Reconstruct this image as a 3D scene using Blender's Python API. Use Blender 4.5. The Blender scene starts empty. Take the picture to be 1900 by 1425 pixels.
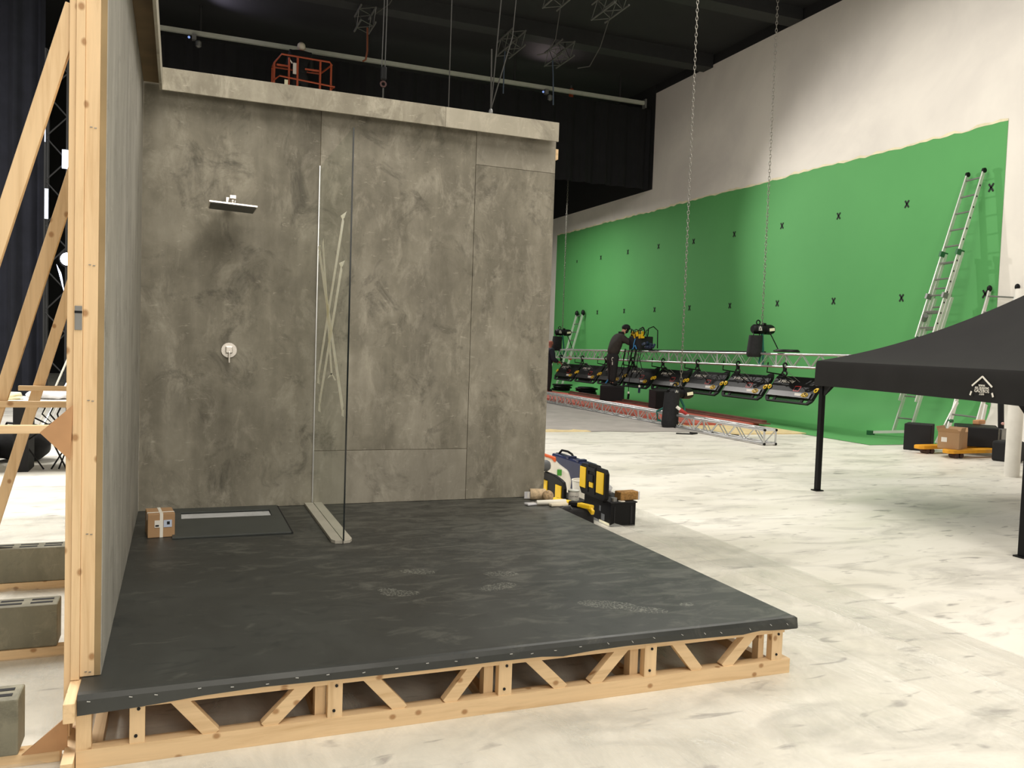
import bpy, bmesh, math, random
from mathutils import Vector, Matrix, Euler
random.seed(7)
SC = bpy.context.scene
COL = SC.collection
PI = math.pi
WL = {}          # world location of every unrotated root / part

# ------------------------------------------------------------------ colour / materials
def lin(c):
    return tuple(((x/255.0)/12.92 if x/255.0 <= .04045 else ((x/255.0+.055)/1.055)**2.4) for x in c)
def nt(name):
    m = bpy.data.materials.new(name); m.use_nodes = True
    t = m.node_tree; b = t.nodes['Principled BSDF']
    return m, t, b
def L(t, a, b): t.links.new(a, b)
def coords(t, scale=(1, 1, 1), rot=(0, 0, 0), src='Object'):
    tc = t.nodes.new('ShaderNodeTexCoord'); mp = t.nodes.new('ShaderNodeMapping')
    mp.inputs['Scale'].default_value = scale; mp.inputs['Rotation'].default_value = rot
    L(t, tc.outputs[src], mp.inputs['Vector']); return mp.outputs['Vector']
def wpos(t, scale=(1, 1, 1)):
    g = t.nodes.new('ShaderNodeNewGeometry'); mp = t.nodes.new('ShaderNodeMapping')
    mp.inputs['Scale'].default_value = scale
    L(t, g.outputs['Position'], mp.inputs['Vector']); return mp.outputs['Vector']
def noise(t, vec, scale, detail=4, rough=.55, dist=0):
    n = t.nodes.new('ShaderNodeTexNoise')
    n.inputs['Scale'].default_value = scale; n.inputs['Detail'].default_value = detail
    n.inputs['Roughness'].default_value = rough; n.inputs['Distortion'].default_value = dist
    L(t, vec, n.inputs['Vector']); return n.outputs['Fac']
def ramp(t, fac, stops):
    r = t.nodes.new('ShaderNodeValToRGB'); e = r.color_ramp.elements
    while len(e) < len(stops): e.new(.5)
    for el, (p, c) in zip(e, stops):
        el.position = p; el.color = (*c, 1) if not isinstance(c, (int, float)) else (c, c, c, 1)
    L(t, fac, r.inputs['Fac']); return r.outputs['Color']
def mixc(t, fac, a, b, mode='MIX'):
    m = t.nodes.new('ShaderNodeMix'); m.data_type = 'RGBA'; m.blend_type = mode
    for s, v in ((m.inputs[0], fac), (m.inputs[6], a), (m.inputs[7], b)):
        if isinstance(v, (int, float)): s.default_value = v
        elif isinstance(v, tuple): s.default_value = (*v, 1)
        else: L(t, v, s)
    return m.outputs[2]
def math_(t, op, a, b=None):
    m = t.nodes.new('ShaderNodeMath'); m.operation = op
    for i, v in enumerate((a, b)):
        if v is None: continue
        if isinstance(v, (int, float)): m.inputs[i].default_value = v
        else: L(t, v, m.inputs[i])
    return m.outputs[0]
def bump(t, b, h, strength=.2, dist=.01):
    n = t.nodes.new('ShaderNodeBump'); n.inputs['Strength'].default_value = strength
    n.inputs['Distance'].default_value = dist
    L(t, h, n.inputs['Height']); L(t, n.outputs['Normal'], b.inputs['Normal'])
MC = {}
def plain(name, rgb, rough=.5, metal=0, var=.12, vs=6, spec=.5):
    """simple procedural surface: base colour gently broken up by noise"""
    if name in MC: return MC[name]
    m, t, b = nt(name); c = lin(rgb)
    n = noise(t, coords(t), vs, 3)
    lo = tuple(x*(1-var) for x in c); hi = tuple(min(1, x*(1+var)) for x in c)
    L(t, ramp(t, n, [(.3, lo), (.7, hi)]), b.inputs['Base Color'])
    b.inputs['Roughness'].default_value = rough; b.inputs['Metallic'].default_value = metal
    b.inputs['Specular IOR Level'].default_value = spec
    MC[name] = m; return m
def emit(name, rgb, s):
    m, t, b = nt(name)
    b.inputs['Base Color'].default_value = (*lin(rgb), 1)
    b.inputs['Emission Color'].default_value = (*lin(rgb), 1); b.inputs['Emission Strength'].default_value = s
    return m
def wood(name, axis, rgb=(226, 196, 154)):
    m, t, b = nt(name); c = lin(rgb)
    sc = {'x': (.9, 14, 14), 'y': (14, .9, 14), 'z': (14, 14, .9)}[axis]
    g = noise(t, wpos(t, sc), 2.2, 5, .6, .6)
    base = ramp(t, g, [(.25, tuple(x*f for x, f in zip(c, (.80, .74, .66)))), (.5, c), (.75, tuple(min(1, x*1.1) for x in c))])
    v = t.nodes.new('ShaderNodeTexVoronoi'); v.voronoi_dimensions = '2D'; v.inputs['Scale'].default_value = 7.0
    sp = t.nodes.new('ShaderNodeSeparateXYZ'); L(t, wpos(t), sp.inputs[0]); cb = t.nodes.new('ShaderNodeCombineXYZ')
    lg, o1, o2 = {'x': ('X', 'Y', 'Z'), 'y': ('Y', 'X', 'Z'), 'z': ('Z', 'X', 'Y')}[axis]
    L(t, math_(t, 'MULTIPLY', sp.outputs[lg], .8), cb.inputs[0]); L(t, math_(t, 'MULTIPLY', math_(t, 'ADD', sp.outputs[o1], sp.outputs[o2]), 1.0), cb.inputs[1])
    L(t, cb.outputs[0], v.inputs['Vector'])
    k = ramp(t, v.outputs['Distance'], [(.045, .9), (.095, 0.0)])
    L(t, mixc(t, k, base, tuple(x*f for x, f in zip(c, (.5, .36, .25)))), b.inputs['Base Color'])
    b.inputs['Roughness'].default_value = .6
    bump(t, b, g, .06)
    return m
def concrete(name, dark, mid, light, off=(0, 0, 0), streak=0.0, seed=0):
    m, t, b = nt(name)
    v = wpos(t); 
    n1 = noise(t, wpos(t, (1, 1, .75)), 1.7+seed*.07, 9, .62, .25)
    n2 = noise(t, v, 5.5, 8, .7, .5)
    n3 = noise(t, wpos(t, (2.2, 2.2, .45)), 2.6, 5, .6, .3)
    n4 = noise(t, wpos(t, (1.4, 1.4, .7)), 3.1+seed*.3, 10, .72, .45)
    c = ramp(t, n1, [(.32, lin(dark)), (.52, lin(mid)), (.72, lin(light))])
    c = mixc(t, .35, c, ramp(t, n2, [(.3, lin(dark)), (.55, lin(mid)), (.75, lin(light))]))
    c = mixc(t, .25+streak, c, ramp(t, n3, [(.35, lin(dark)), (.5, lin(mid)), (.66, lin(light))]))
    sm = ramp(t, n4, [(.52, 0.0), (.66, .38), (.78, .55)])
    c = mixc(t, sm, c, tuple(min(1, x*1.25) for x in lin(light)))
    dk = ramp(t, noise(t, wpos(t, (1.2, 1.2, 1)), 2.9, 8, .72, .8), [(.30, .8), (.46, 0.0)])
    c = mixc(t, dk, c, tuple(x*.66 for x in lin(dark)))
    n5 = ramp(t, noise(t, wpos(t, (2, 2, 7)), 5.5, 6, .7, .4), [(.62, 0.0), (.72, .45)])
    c = mixc(t, n5, c, tuple(min(1, x*1.35) for x in lin(light)))
    n6 = ramp(t, noise(t, wpos(t, (5, 5, 1.6)), 6, 5, .65, .3), [(.66, 0.0), (.74, .4)])
    c = mixc(t, n6, c, tuple(x*.7 for x in lin(dark)))
    L(t, c, b.inputs['Base Color']); b.inputs['Roughness'].default_value = .7
    bump(t, b, n2, .12, .01)
    return m

M = {}
M['wood_x'] = wood('pine_grain_x', 'x'); M['wood_y'] = wood('pine_grain_y', 'y'); M['wood_z'] = wood('pine_grain_z', 'z')
M['ply'] = plain('plywood', (186, 142, 100), .7, var=.15)
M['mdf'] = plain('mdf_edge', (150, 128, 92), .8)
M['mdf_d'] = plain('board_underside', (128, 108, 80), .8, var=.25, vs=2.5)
M['conc'] = concrete('concrete_paint', (88, 84, 73), (131, 126, 112), (168, 163, 149))
M['conc2'] = concrete('concrete_paint_pale', (120, 115, 103), (146, 141, 128), (172, 166, 153), seed=3)
M['conc3'] = concrete('concrete_paint_mid', (88, 84, 73), (133, 128, 114), (174, 168, 154), seed=5)
M['concL'] = concrete('concrete_paint_side_lit', (136, 134, 126), (158, 155, 146), (180, 177, 169), streak=.2, seed=2)  # paler copy: stronger light on the left wall is put into its colour
M['fascia'] = concrete('concrete_paint_fascia', (124, 118, 104), (158, 152, 136), (202, 196, 180), seed=7)
M['fascia2'] = concrete('concrete_paint_fascia_end', (160, 154, 139), (172, 166, 150), (186, 180, 165), seed=9)
M['block'] = concrete('concrete_block', (100, 98, 84), (126, 123, 106), (150, 146, 128), seed=12)
M['blk'] = plain('black_plastic', (17, 17, 18), .5, spec=.22)
M['blk_m'] = plain('black_matte', (20, 20, 22), .8)
M['blk_fab'] = plain('black_fabric', (26, 26, 28), .9, var=.3, vs=20)
M['can'] = plain('canopy_fabric', (33, 32, 31), .8, var=.1, spec=.25, vs=3)
M['alu'] = plain('aluminium', (214, 214, 214), .3, .75, .06)
M['alu_m'] = plain('ladder_aluminium', (222, 222, 216), .42, .55, .05)
M['rung'] = plain('ladder_rung', (150, 150, 146), .4, .7, .05)
M['chrome'] = plain('brushed_chrome', (226, 220, 212), .25, .75, .03)
M['white'] = plain('white_plastic', (232, 228, 216), .45, var=.05)
M['white_m'] = plain('white_matte', (236, 232, 222), .7, var=.05)
M['yel'] = plain('yellow_plastic', (232, 190, 26), .45, var=.06)
M['yel2'] = plain('yellow_paint', (226, 160, 36), .45, var=.12)
M['card'] = plain('cardboard', (166, 132, 96), .8, var=.1, vs=3)
M['card_d'] = plain('cardboard_edge', (150, 112, 74), .8)
M['tape'] = plain('cream_tape', (244, 238, 206), .6, var=.05)
M['tapew'] = plain('packing_tape', (232, 228, 218), .4, var=.04)
M['green_d'] = plain('dark_green_plastic', (40, 96, 58), .5)
M['green_l'] = plain('green_label', (70, 150, 50), .5)
M['teal'] = plain('green_sling', (34, 104, 92), .8)
M['red'] = plain('red_plug', (176, 50, 46), .5)
M['redb'] = plain('red_board', (190, 96, 82), .7, var=.2, vs=3)
M['orange'] = plain('orange_paint', (172, 78, 46), .5, var=.15)
M['orangel'] = plain('orange_plastic', (220, 96, 44), .5)
M['blue'] = plain('navy_plastic', (30, 38, 70), .4, var=.2)
M['bluec'] = plain('blue_cord', (70, 150, 210), .6)
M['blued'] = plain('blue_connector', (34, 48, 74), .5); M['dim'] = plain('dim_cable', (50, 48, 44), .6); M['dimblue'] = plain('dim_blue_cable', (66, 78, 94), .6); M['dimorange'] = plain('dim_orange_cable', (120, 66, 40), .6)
M['grey'] = plain('grey_plastic', (96, 98, 100), .55)
M['steel'] = plain('galvanised_steel', (140, 140, 138), .45, .7)
M['chain'] = plain('chain_steel', (128, 124, 116), .5, .6)
M['skin'] = plain('skin', (196, 146, 118), .55, var=.05)
M['skin_r'] = plain('skin_ruddy', (150, 84, 70), .6, var=.08)
M['cloth_g'] = plain('grey_dust_sheet', (172, 166, 160), .9, var=.12, vs=2)
M['jacket'] = plain('dark_brown_fleece', (52, 47, 42), .9, var=.15, vs=10)
M['jacket_k'] = plain('black_jacket', (22, 22, 24), .85, var=.15, vs=10)
M['jacket_n'] = plain('navy_jacket', (28, 31, 44), .85, var=.15, vs=10)
M['trouser'] = plain('charcoal_trousers', (32, 31, 32), .9, var=.2, vs=10)
M['hair_g'] = plain('grey_hair', (206, 196, 180), .7)
M['rope'] = plain('beige_yarn', (206, 182, 148), .85, var=.25, vs=40)
M['beam'] = plain('dark_beam_paint', (34, 34, 35), .7)
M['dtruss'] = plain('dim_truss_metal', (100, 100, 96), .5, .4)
M['rail'] = plain('rail_metal', (196, 198, 186), .4, .3, .05)
M['lgrey'] = plain('pale_grey_board', (176, 172, 160), .6, var=.1, vs=4)
M['sponge'] = plain('brown_sponge', (150, 112, 62), .9, var=.35, vs=60)
M['paper'] = plain('paper_label', (226, 222, 214), .7, var=.03)
M['paperb'] = plain('paper_label_blue', (186, 196, 216), .6, var=.05)
M['bag'] = plain('clear_bag', (206, 206, 210), .25, var=.1, vs=12)
M['pinkish'] = plain('pink_tag', (210, 160, 150), .6)
M['handle_t'] = plain('tan_block', (206, 150, 104), .7)
M['glassedge'] = plain('dark_glass_edge', (16, 24, 24), .15)

def mk_glass():
    m, t, b = nt('clear_glass')
    tr = t.nodes.new('ShaderNodeBsdfTransparent'); tr.inputs['Color'].default_value = (.955, .968, .955, 1)
    gl = t.nodes.new('ShaderNodeBsdfGlossy'); gl.inputs['Roughness'].default_value = .02
    mx = t.nodes.new('ShaderNodeMixShader')
    mx.inputs[0].default_value = .035; L(t, tr.outputs[0], mx.inputs[1]); L(t, gl.outputs[0], mx.inputs[2])
    L(t, mx.outputs[0], t.nodes['Material Output'].inputs['Surface']); return m
M['glass'] = mk_glass()
def mk_tape():
    m, t, b = nt('translucent_cream_tape')
    c = ramp(t, noise(t, wpos(t), 14, 3), [(.3, lin((246, 242, 222))), (.7, lin((254, 252, 238)))])
    L(t, c, b.inputs['Base Color']); b.inputs['Roughness'].default_value = .6
    tl = t.nodes.new('ShaderNodeBsdfTranslucent'); L(t, c, tl.inputs['Color'])
    mx = t.nodes.new('ShaderNodeMixShader'); mx.inputs[0].default_value = .75
    L(t, b.outputs[0], mx.inputs[1]); L(t, tl.outputs[0], mx.inputs[2]); L(t, mx.outputs[0], t.nodes['Material Output'].inputs['Surface'])
    return m
M['tape_t'] = mk_tape()

def mk_floor():
    m, t, b = nt('painted_studio_floor')
    n1 = noise(t, wpos(t, (.35, 1.1, 1)), 1.3, 7, .62, .4)
    base = ramp(t, n1, [(.3, lin((224, 219, 206))), (.6, lin((240, 236, 226)))])
    n2 = noise(t, wpos(t, (1.0, 2.4, 1)), 1.25, 8, .62, .9)
    sm = ramp(t, n2, [(.50, 0.0), (.68, .6)])
    c = mixc(t, sm, base, lin((172, 168, 160)))
    n3 = noise(t, wpos(t, (1.6, 5.0, 1)), 2.2, 4, .5, .6)
    sp = ramp(t, n3, [(.62, 0.0), (.71, .75)])
    c = mixc(t, sp, c, lin((150, 144, 140)))
    L(t, c, b.inputs['Base Color'])
    L(t, ramp(t, n1, [(.3, .34), (.7, .5)]), b.inputs['Roughness'])
    b.inputs['Specular IOR Level'].default_value = .35
    bump(t, b, noise(t, wpos(t), 3, 4), .08, .01)
    return m
M['floor'] = mk_floor()
def mk_sheet():
    m, t, b = nt('clear_plastic_sheet')
    w = noise(t, wpos(t, (1.0, .55, 1)), 2.6, 7, .62, 1.2)
    w2 = noise(t, wpos(t, (5.0, 1.2, 1)), 1.6, 5, .6, 2.0)
    h = math_(t, 'ADD', w, math_(t, 'MULTIPLY', w2, .5))
    b.inputs['Base Color'].default_value = (*lin((214, 214, 206)), 1)
    b.inputs['Roughness'].default_value = .16
    L(t, ramp(t, w, [(.35, .16), (.7, .46)]), b.inputs['Alpha'])
    bump(t, b, h, .55, .05)
    return m
M['sheet'] = mk_sheet()
def mk_vinyl():
    m, t, b = nt('slate_vinyl')
    p = wpos(t)
    n1 = noise(t, p, 1.5, 9, .66, .5); n2 = noise(t, wpos(t, (1, 2.2, 1)), 4.5, 9, .72, .8); n3 = noise(t, p, 38, 4, .6)
    base = ramp(t, n1, [(.3, lin((42, 44, 43))), (.55, lin((52, 54, 52))), (.75, lin((60, 62, 59)))])
    # scuffed chalky patches, heavier on the trodden back right half of the deck
    sep = t.nodes.new('ShaderNodeSeparateXYZ'); L(t, p, sep.inputs[0])
    gx = math_(t, 'ADD', math_(t, 'MULTIPLY', sep.outputs['X'], .045), math_(t, 'MULTIPLY', sep.outputs['Y'], .045))
    k = math_(t, 'ADD', n2, math_(t, 'SUBTRACT', gx, .30))
    ch = ramp(t, k, [(.45, 0.0), (.56, .34), (.70, .68)])
    c = mixc(t, ch, base, lin((104, 105, 98)))
    dk = ramp(t, noise(t, wpos(t, (1, 2.0, 1)), 3.3, 8, .7, 1.0), [(.30, .8), (.43, 0.0)])
    c = mixc(t, dk, c, lin((30, 34, 35)))
    # boot prints: small chalk ellipses broken by a tread pattern
    v = t.nodes.new('ShaderNodeTexVoronoi'); v.inputs['Scale'].default_value = 55; v.feature = 'DISTANCE_TO_EDGE'; L(t, p, v.inputs['Vector'])
    tread = ramp(t, v.outputs['Distance'], [(.04, 1.0), (.10, 0.0)])
    acc = None
    for (x, y, rx, ry, a) in [(1.92, 3.52, .15, .065, .5), (2.06, 3.40, .11, .05, .5), (1.02, 3.95, .10, .05, .2), (1.52, 3.93, .12, .055, -.3), (1.62, 4.15, .1, .05, .2),
                              (.97, 4.02, .05, .03, 0), (2.30, 3.42, .04, .03, 0), (1.2, 4.3, .1, .05, .4)]:
        dx = math_(t, 'SUBTRACT', sep.outputs['X'], x); dy = math_(t, 'SUBTRACT', sep.outputs['Y'], y)
        ca, sa = math.cos(a), math.sin(a)
        u = math_(t, 'DIVIDE', math_(t, 'ADD', math_(t, 'MULTIPLY', dx, ca), math_(t, 'MULTIPLY', dy, -sa)), rx)
        w = math_(t, 'DIVIDE', math_(t, 'ADD', math_(t, 'MULTIPLY', dx, sa), math_(t, 'MULTIPLY', dy, ca)), ry)
        d = math_(t, 'ADD', math_(t, 'MULTIPLY', u, u), math_(t, 'MULTIPLY', w, w))
        e = math_(t, 'LESS_THAN', math_(t, 'ADD', d, math_(t, 'MULTIPLY', n3, .6)), 1.2)
        acc = e if acc is None else math_(t, 'MAXIMUM', acc, e)
    pr = math_(t, 'MULTIPLY', math_(t, 'MULTIPLY', acc, tread), .42)
    c = mixc(t, pr, c, lin((150, 152, 142)))
    L(t, c, b.inputs['Base Color'])
    L(t, ramp(t, n1, [(.3, .36), (.7, .52)]), b.inputs['Roughness'])
    bump(t, b, n3, .05, .003)
    return m
M['vinyl'] = mk_vinyl()
def mk_green():
    m, t, b = nt('chroma_green_paint')
    n = noise(t, wpos(t), .5, 4)
    L(t, ramp(t, n, [(.3, lin((82, 154, 86))), (.7, lin((87, 160, 90)))]), b.inputs['Base Color'])
    b.inputs['Roughness'].default_value = .75; return m
M['green'] = mk_green()
def mk_wwall():
    m, t, b = nt('white_cyclorama_paint')
    n = noise(t, wpos(t), .35, 5, .6, .6)
    L(t, ramp(t, n, [(.35, lin((214, 208, 200))), (.65, lin((232, 226, 216)))]), b.inputs['Base Color'])
    b.inputs['Roughness'].default_value = .7; return m
M['wwall'] = mk_wwall()
M['blackwall'] = plain('black_wall_paint', (20, 20, 21), .8, var=.2, vs=2)
M['ceil'] = plain('black_ceiling', (23, 22, 25), .8, var=.2, vs=1)
M['drape'] = plain('black_drape', (15, 15, 18), .95, var=.2, vs=3)
M['drape_b'] = plain('dark_blue_black_drape', (34, 36, 46), .95, var=.2, vs=3)

# ------------------------------------------------------------------ geometry helpers
class B:
    def __init__(s): s.v = []; s.f = []
    def add(s, vs, fs):
        o = len(s.v); s.v += [tuple(v) for v in vs]; s.f += [tuple(i+o for i in f) for f in fs]; return s
    def box(s, x0, x1, y0, y1, z0, z1):
        return s.add([(x0,y0,z0),(x1,y0,z0),(x1,y1,z0),(x0,y1,z0),(x0,y0,z1),(x1,y0,z1),(x1,y1,z1),(x0,y1,z1)],
                     [(0,3,2,1),(4,5,6,7),(0,1,5,4),(1,2,6,5),(2,3,7,6),(3,0,4,7)])
    def obox(s, c, size, R=None):
        c = Vector(c); R = R or Matrix.Identity(3); h = [q/2 for q in size]; vs = []
        for z in (-1, 1):
            for (x, y) in ((-1,-1),(1,-1),(1,1),(-1,1)):
                vs.append(c + R @ Vector((x*h[0], y*h[1], z*h[2])))
        return s.add(vs, [(0,3,2,1),(4,5,6,7),(0,1,5,4),(1,2,6,5),(2,3,7,6),(3,0,4,7)])
    def bar(s, p0, p1, w, d, side=(0, 1, 0)):
        """rectangular bar from p0 to p1; d is its size along 'side', w across"""
        p0 = Vector(p0); p1 = Vector(p1); a = (p1-p0).normalized(); sd = Vector(side)
        sd = (sd - a*sd.dot(a)).normalized(); u = a.cross(sd); vs = []
        for p in (p0, p1):
            for (i, j) in ((-1,-1),(1,-1),(1,1),(-1,1)): vs.append(p + u*(i*w/2) + sd*(j*d/2))
        return s.add(vs, [(0,3,2,1),(4,5,6,7),(0,1,5,4),(1,2,6,5),(2,3,7,6),(3,0,4,7)])
    def tube(s, p0, p1, r, n=8, r1=None):
        return s.path([p0, p1], r, n, r1)
    def path(s, pts, r, n=8, r1=None):
        pts = [Vector(p) for p in pts]; rings = []; ref = None
        for i, p in enumerate(pts):
            a = (pts[min(i+1, len(pts)-1)] - pts[max(i-1, 0)]).normalized()
            if ref is None: ref = a.orthogonal().normalized()
            ref = (ref - a*ref.dot(a))
            ref = ref.normalized() if ref.length > 1e-6 else a.orthogonal().normalized()
            q = a.cross(ref); rr = r if (r1 is None) else r + (r1-r)*i/(len(pts)-1)
            rings.append([p + (ref*math.cos(2*PI*k/n) + q*math.sin(2*PI*k/n))*rr for k in range(n)])
        vs = [v for ring in rings for v in ring]; fs = []
        for i in range(len(pts)-1):
            for k in range(n):
                a, b = i*n+k, i*n+(k+1) % n; fs.append((a, b, b+n, a+n))
        fs.append(tuple(reversed(range(n)))); fs.append(tuple(range((len(pts)-1)*n, len(pts)*n)))
        return s.add(vs, fs)
    def lathe(s, base, prof, n=20, R=None):
        """prof: [(r, h)] along local z from 'base'"""
        base = Vector(base); R = R or Matrix.Identity(3); vs = []; fs = []
        for (r, h) in prof:
            for k in range(n):
                vs.append(base + R @ Vector((r*math.cos(2*PI*k/n), r*math.sin(2*PI*k/n), h)))
        for i in range(len(prof)-1):
            for k in range(n):
                a, b = i*n+k, i*n+(k+1) % n; fs.append((a, b, b+n, a+n))
        fs.append(tuple(reversed(range(n)))); fs.append(tuple(range((len(prof)-1)*n, len(prof)*n)))
        return s.add(vs, fs)
    def prism(s, poly, ext):
        ext = Vector(ext); n = len(poly); vs = [Vector(p) for p in poly] + [Vector(p)+ext for p in poly]
        fs = [tuple(reversed(range(n))), tuple(range(n, 2*n))] + [(i, (i+1) % n, n+(i+1) % n, n+i) for i in range(n)]
        return s.add(vs, fs)
    def torus(s, c, R, r, rot=None, n=14, m=6, sy=1.0):
        c = Vector(c); rot = rot or Matrix.Identity(3); vs = []; fs = []
        for i in range(n):
            a = 2*PI*i/n
            for j in range(m):
                b = 2*PI*j/m
                vs.append(c + rot @ Vector(((R+r*math.cos(b))*math.cos(a), (R+r*math.cos(b))*math.sin(a)*sy, r*math.sin(b))))
        for i in range(n):
            for j in range(m):
                fs.append((i*m+j, ((i+1) % n)*m+j, ((i+1) % n)*m+(j+1) % m, i*m+(j+1) % m))
        return s.add(vs, fs)
    def ball(s, c, r, n=16, m=10, sc=(1, 1, 1)):
        c = Vector(c); vs = [c+Vector((0,0,r*sc[2]))]; fs = []
        for i in range(1, m):
            th = PI*i/m
            for k in range(n):
                vs.append(c + Vector((r*sc[0]*math.sin(th)*math.cos(2*PI*k/n), r*sc[1]*math.sin(th)*math.sin(2*PI*k/n), r*sc[2]*math.cos(th))))
        vs.append(c-Vector((0,0,r*sc[2])))
        for k in range(n): fs.append((0, 1+k, 1+(k+1) % n))
        for i in range(m-2):
            for k in range(n):
                a, b = 1+i*n+k, 1+i*n+(k+1) % n; fs.append((a, a+n, b+n, b))
        for k in range(n): fs.append((len(vs)-1, 1+(m-2)*n+(k+1) % n, 1+(m-2)*n+k))
        return s.add(vs, fs)
    def grid(s, P, flip=False):
        """P[i][j] points"""
        n, m = len(P), len(P[0]); vs = [p for row in P for p in row]
        fs = [((i*m+j), (i*m+j+1), ((i+1)*m+j+1), ((i+1)*m+j)) for i in range(n-1) for j in range(m-1)]
        return s.add(vs, [tuple(reversed(f)) for f in fs] if flip else fs)
    def build(s, name, mat, parent=None, smooth=False, bevel=0, local=False, at=None, segs=2):
        me = bpy.data.meshes.new(name)
        off = Vector((0, 0, 0)) if local else Vector(WL.get(parent.name, (0, 0, 0)) if parent else (at or (0, 0, 0)))
        me.from_pydata([tuple(Vector(v)-off) for v in s.v], [], s.f); me.update()
        bm = bmesh.new(); bm.from_mesh(me); bmesh.ops.recalc_face_normals(bm, faces=bm.faces)
        if smooth:
            for f in bm.faces: f.smooth = True
            for e in bm.edges:
                if len(e.link_faces) == 2 and e.calc_face_angle(0) > .7: e.smooth = False
        bm.to_mesh(me); bm.free()
        me.materials.append(mat)
        o = bpy.data.objects.new(name, me); COL.objects.link(o)
        if parent: o.parent = parent
        elif not local: o.location = off
        WL[o.name] = off
        if bevel:
            bv = o.modifiers.new('edge', 'BEVEL'); bv.width = bevel; bv.segments = segs; bv.limit_method = 'ANGLE'; bv.angle_limit = .6
        return o
def tag(o, label=None, cat=None, group=None, kind=None):
    if label: o['label'] = label
    if cat: o['category'] = cat
    if group: o['group'] = group
    if kind: o['kind'] = kind
    return o
def T(name, label, cat, loc=(0, 0, 0), group=None, rz=0):
    o = bpy.data.objects.new(name, None); o.empty_display_size = .1; COL.objects.link(o)
    o.location = loc; o.rotation_euler = (0, 0, rz); WL[o.name] = tuple(loc)
    return tag(o, label, cat, group)
def dup(root, loc=None, rz=None, label=None, group=None):
    r = root.copy(); COL.objects.link(r)
    if loc is not None: r.location = loc
    if rz is not None: r.rotation_euler = (0, 0, rz)
    if label: r['label'] = label
    if group: r['group'] = group
    for ch in list(root.children):
        c = ch.copy(); COL.objects.link(c); c.parent = r
        for g in list(ch.children):
            d = g.copy(); COL.objects.link(d); d.parent = c
    return r
def struct(name, b, mat, **k):
    o = b.build(name, mat, **k); o['kind'] = 'structure'; return o
def plb(o, lab): o['label'] = lab; return o
def text(body, size, origin, right, up, name, mat, parent, shear=0.0, depth=.0015, align='CENTER'):
    cu = bpy.data.curves.new('lettering', 'FONT'); cu.body = body; cu.size = size; cu.align_x = align; cu.align_y = 'CENTER'
    cu.extrude = depth; cu.shear = shear; cu.resolution_u = 2
    to = bpy.data.objects.new('lettering', cu); COL.objects.link(to)
    bpy.context.view_layer.update()
    me = bpy.data.meshes.new_from_object(to.evaluated_get(bpy.context.evaluated_depsgraph_get()))
    bpy.data.objects.remove(to); bpy.data.curves.remove(cu)
    r = Vector(right).normalized(); u = Vector(up).normalized(); w = r.cross(u)
    mt = Matrix((r, u, w)).transposed().to_4x4(); mt.translation = Vector(origin) - Vector(WL.get(parent.name, (0, 0, 0)))
    me.transform(mt); me.materials.clear(); me.materials.append(mat); me.name = name
    o = bpy.data.objects.new(name, me); COL.objects.link(o); o.parent = parent; WL[o.name] = WL.get(parent.name, (0, 0, 0))
    return o
def rz3(a): return Matrix.Rotation(a, 3, 'Z')
def ry3(a): return Matrix.Rotation(a, 3, 'Y')
def rx3(a): return Matrix.Rotation(a, 3, 'X')
# ================================================================== SETTING
struct('floor', B().box(-16, 13.4, -4, 32, -.06, 0), M['floor'])
# cyclorama wall on the right, swept into the floor by a cove of .8 m radius
def cove(off=0.0, n=10):
    R = .8-off; return [(12.75+R*math.sin(a), .8-R*math.cos(a)) for a in [PI/2*i/n for i in range(n+1)]]
b = B()
prof = cove() + [(13.55, 9.33)]
b.grid([[(x, y, z) for (x, z) in prof] for y in (-4, 4, 12, 23.0)])
b.grid([[(x, y, z) for (x, z) in cove()+[(13.55, 6.4)]] for y in (23.0, 31.5)])
b.box(13.56, 13.8, -4, 31.5, -.06, 9.33)
struct('wall_right', b, M['wwall'], smooth=True)
struct('wall_right', B().box(13.53, 13.56, 23.0, 31.5, 6.4, 9.7), M['blackwall'])
struct('wall_right', B().box(13.56, 13.8, -4, 31.5, 9.33, 9.8), M['blackwall'])
struct('wall_back', B().box(-16, 13.9, 31.5, 31.7, -.06, 9.8), M['blackwall'])
struct('wall_left', B().box(-16.2, -16, -4, 31.7, -.06, 9.8), M['blackwall'])
struct('ceiling', B().box(-16, 13.9, 8.5, 31.7, 9.6, 9.8), M['ceil'])
for i, (y0, y1, z0) in enumerate([(19.98, 20.43, 9.24), (16.4, 16.86, 9.31), (12.8, 13.25, 9.33), (9.2, 9.65, 9.33)]):
    struct('trim_%d' % (i+1), B().box(-16, 13.52, y0, y1, z0, 9.6), M['beam'])

# chroma green paint on wall, cove and floor, with a torn tape edge along the top
random.seed(3)
b = B(); rows = []
ys = [10.88+(29.98-10.88)*i/120 for i in range(121)]
for y in ys:
    top = 5.74 + random.uniform(-.02, .02) + .010*math.sin(y*1.3)
    fl = [(12.3 - (12.3-10.79)*(1-i/4), .006) for i in range(5)]
    cv = [(x-.006, z+.002) for (x, z) in cove()][0:]
    rows.append([(x, y, z) for (x, z) in fl + cv + [(13.544, 2.5), (13.544, 4.2), (13.544, top)]])
b.grid(rows)
g = b.build('green_screen', M['green'], smooth=True)
tag(g, 'large chroma green painted area covering the white wall and its curved foot', 'green screen')
# strip of cream masking tape left on the upper edge
b = B(); P = []
for y, r in zip(ys, rows):
    z = r[-1][2]; P.append([(13.541, y, z-.02), (13.541, y, z+.028+random.uniform(-.03, .02))])
b.grid(P); t_ = b.build('masking_tape', plain('old_masking_tape', (226, 216, 182), .7, var=.1), g)
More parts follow.
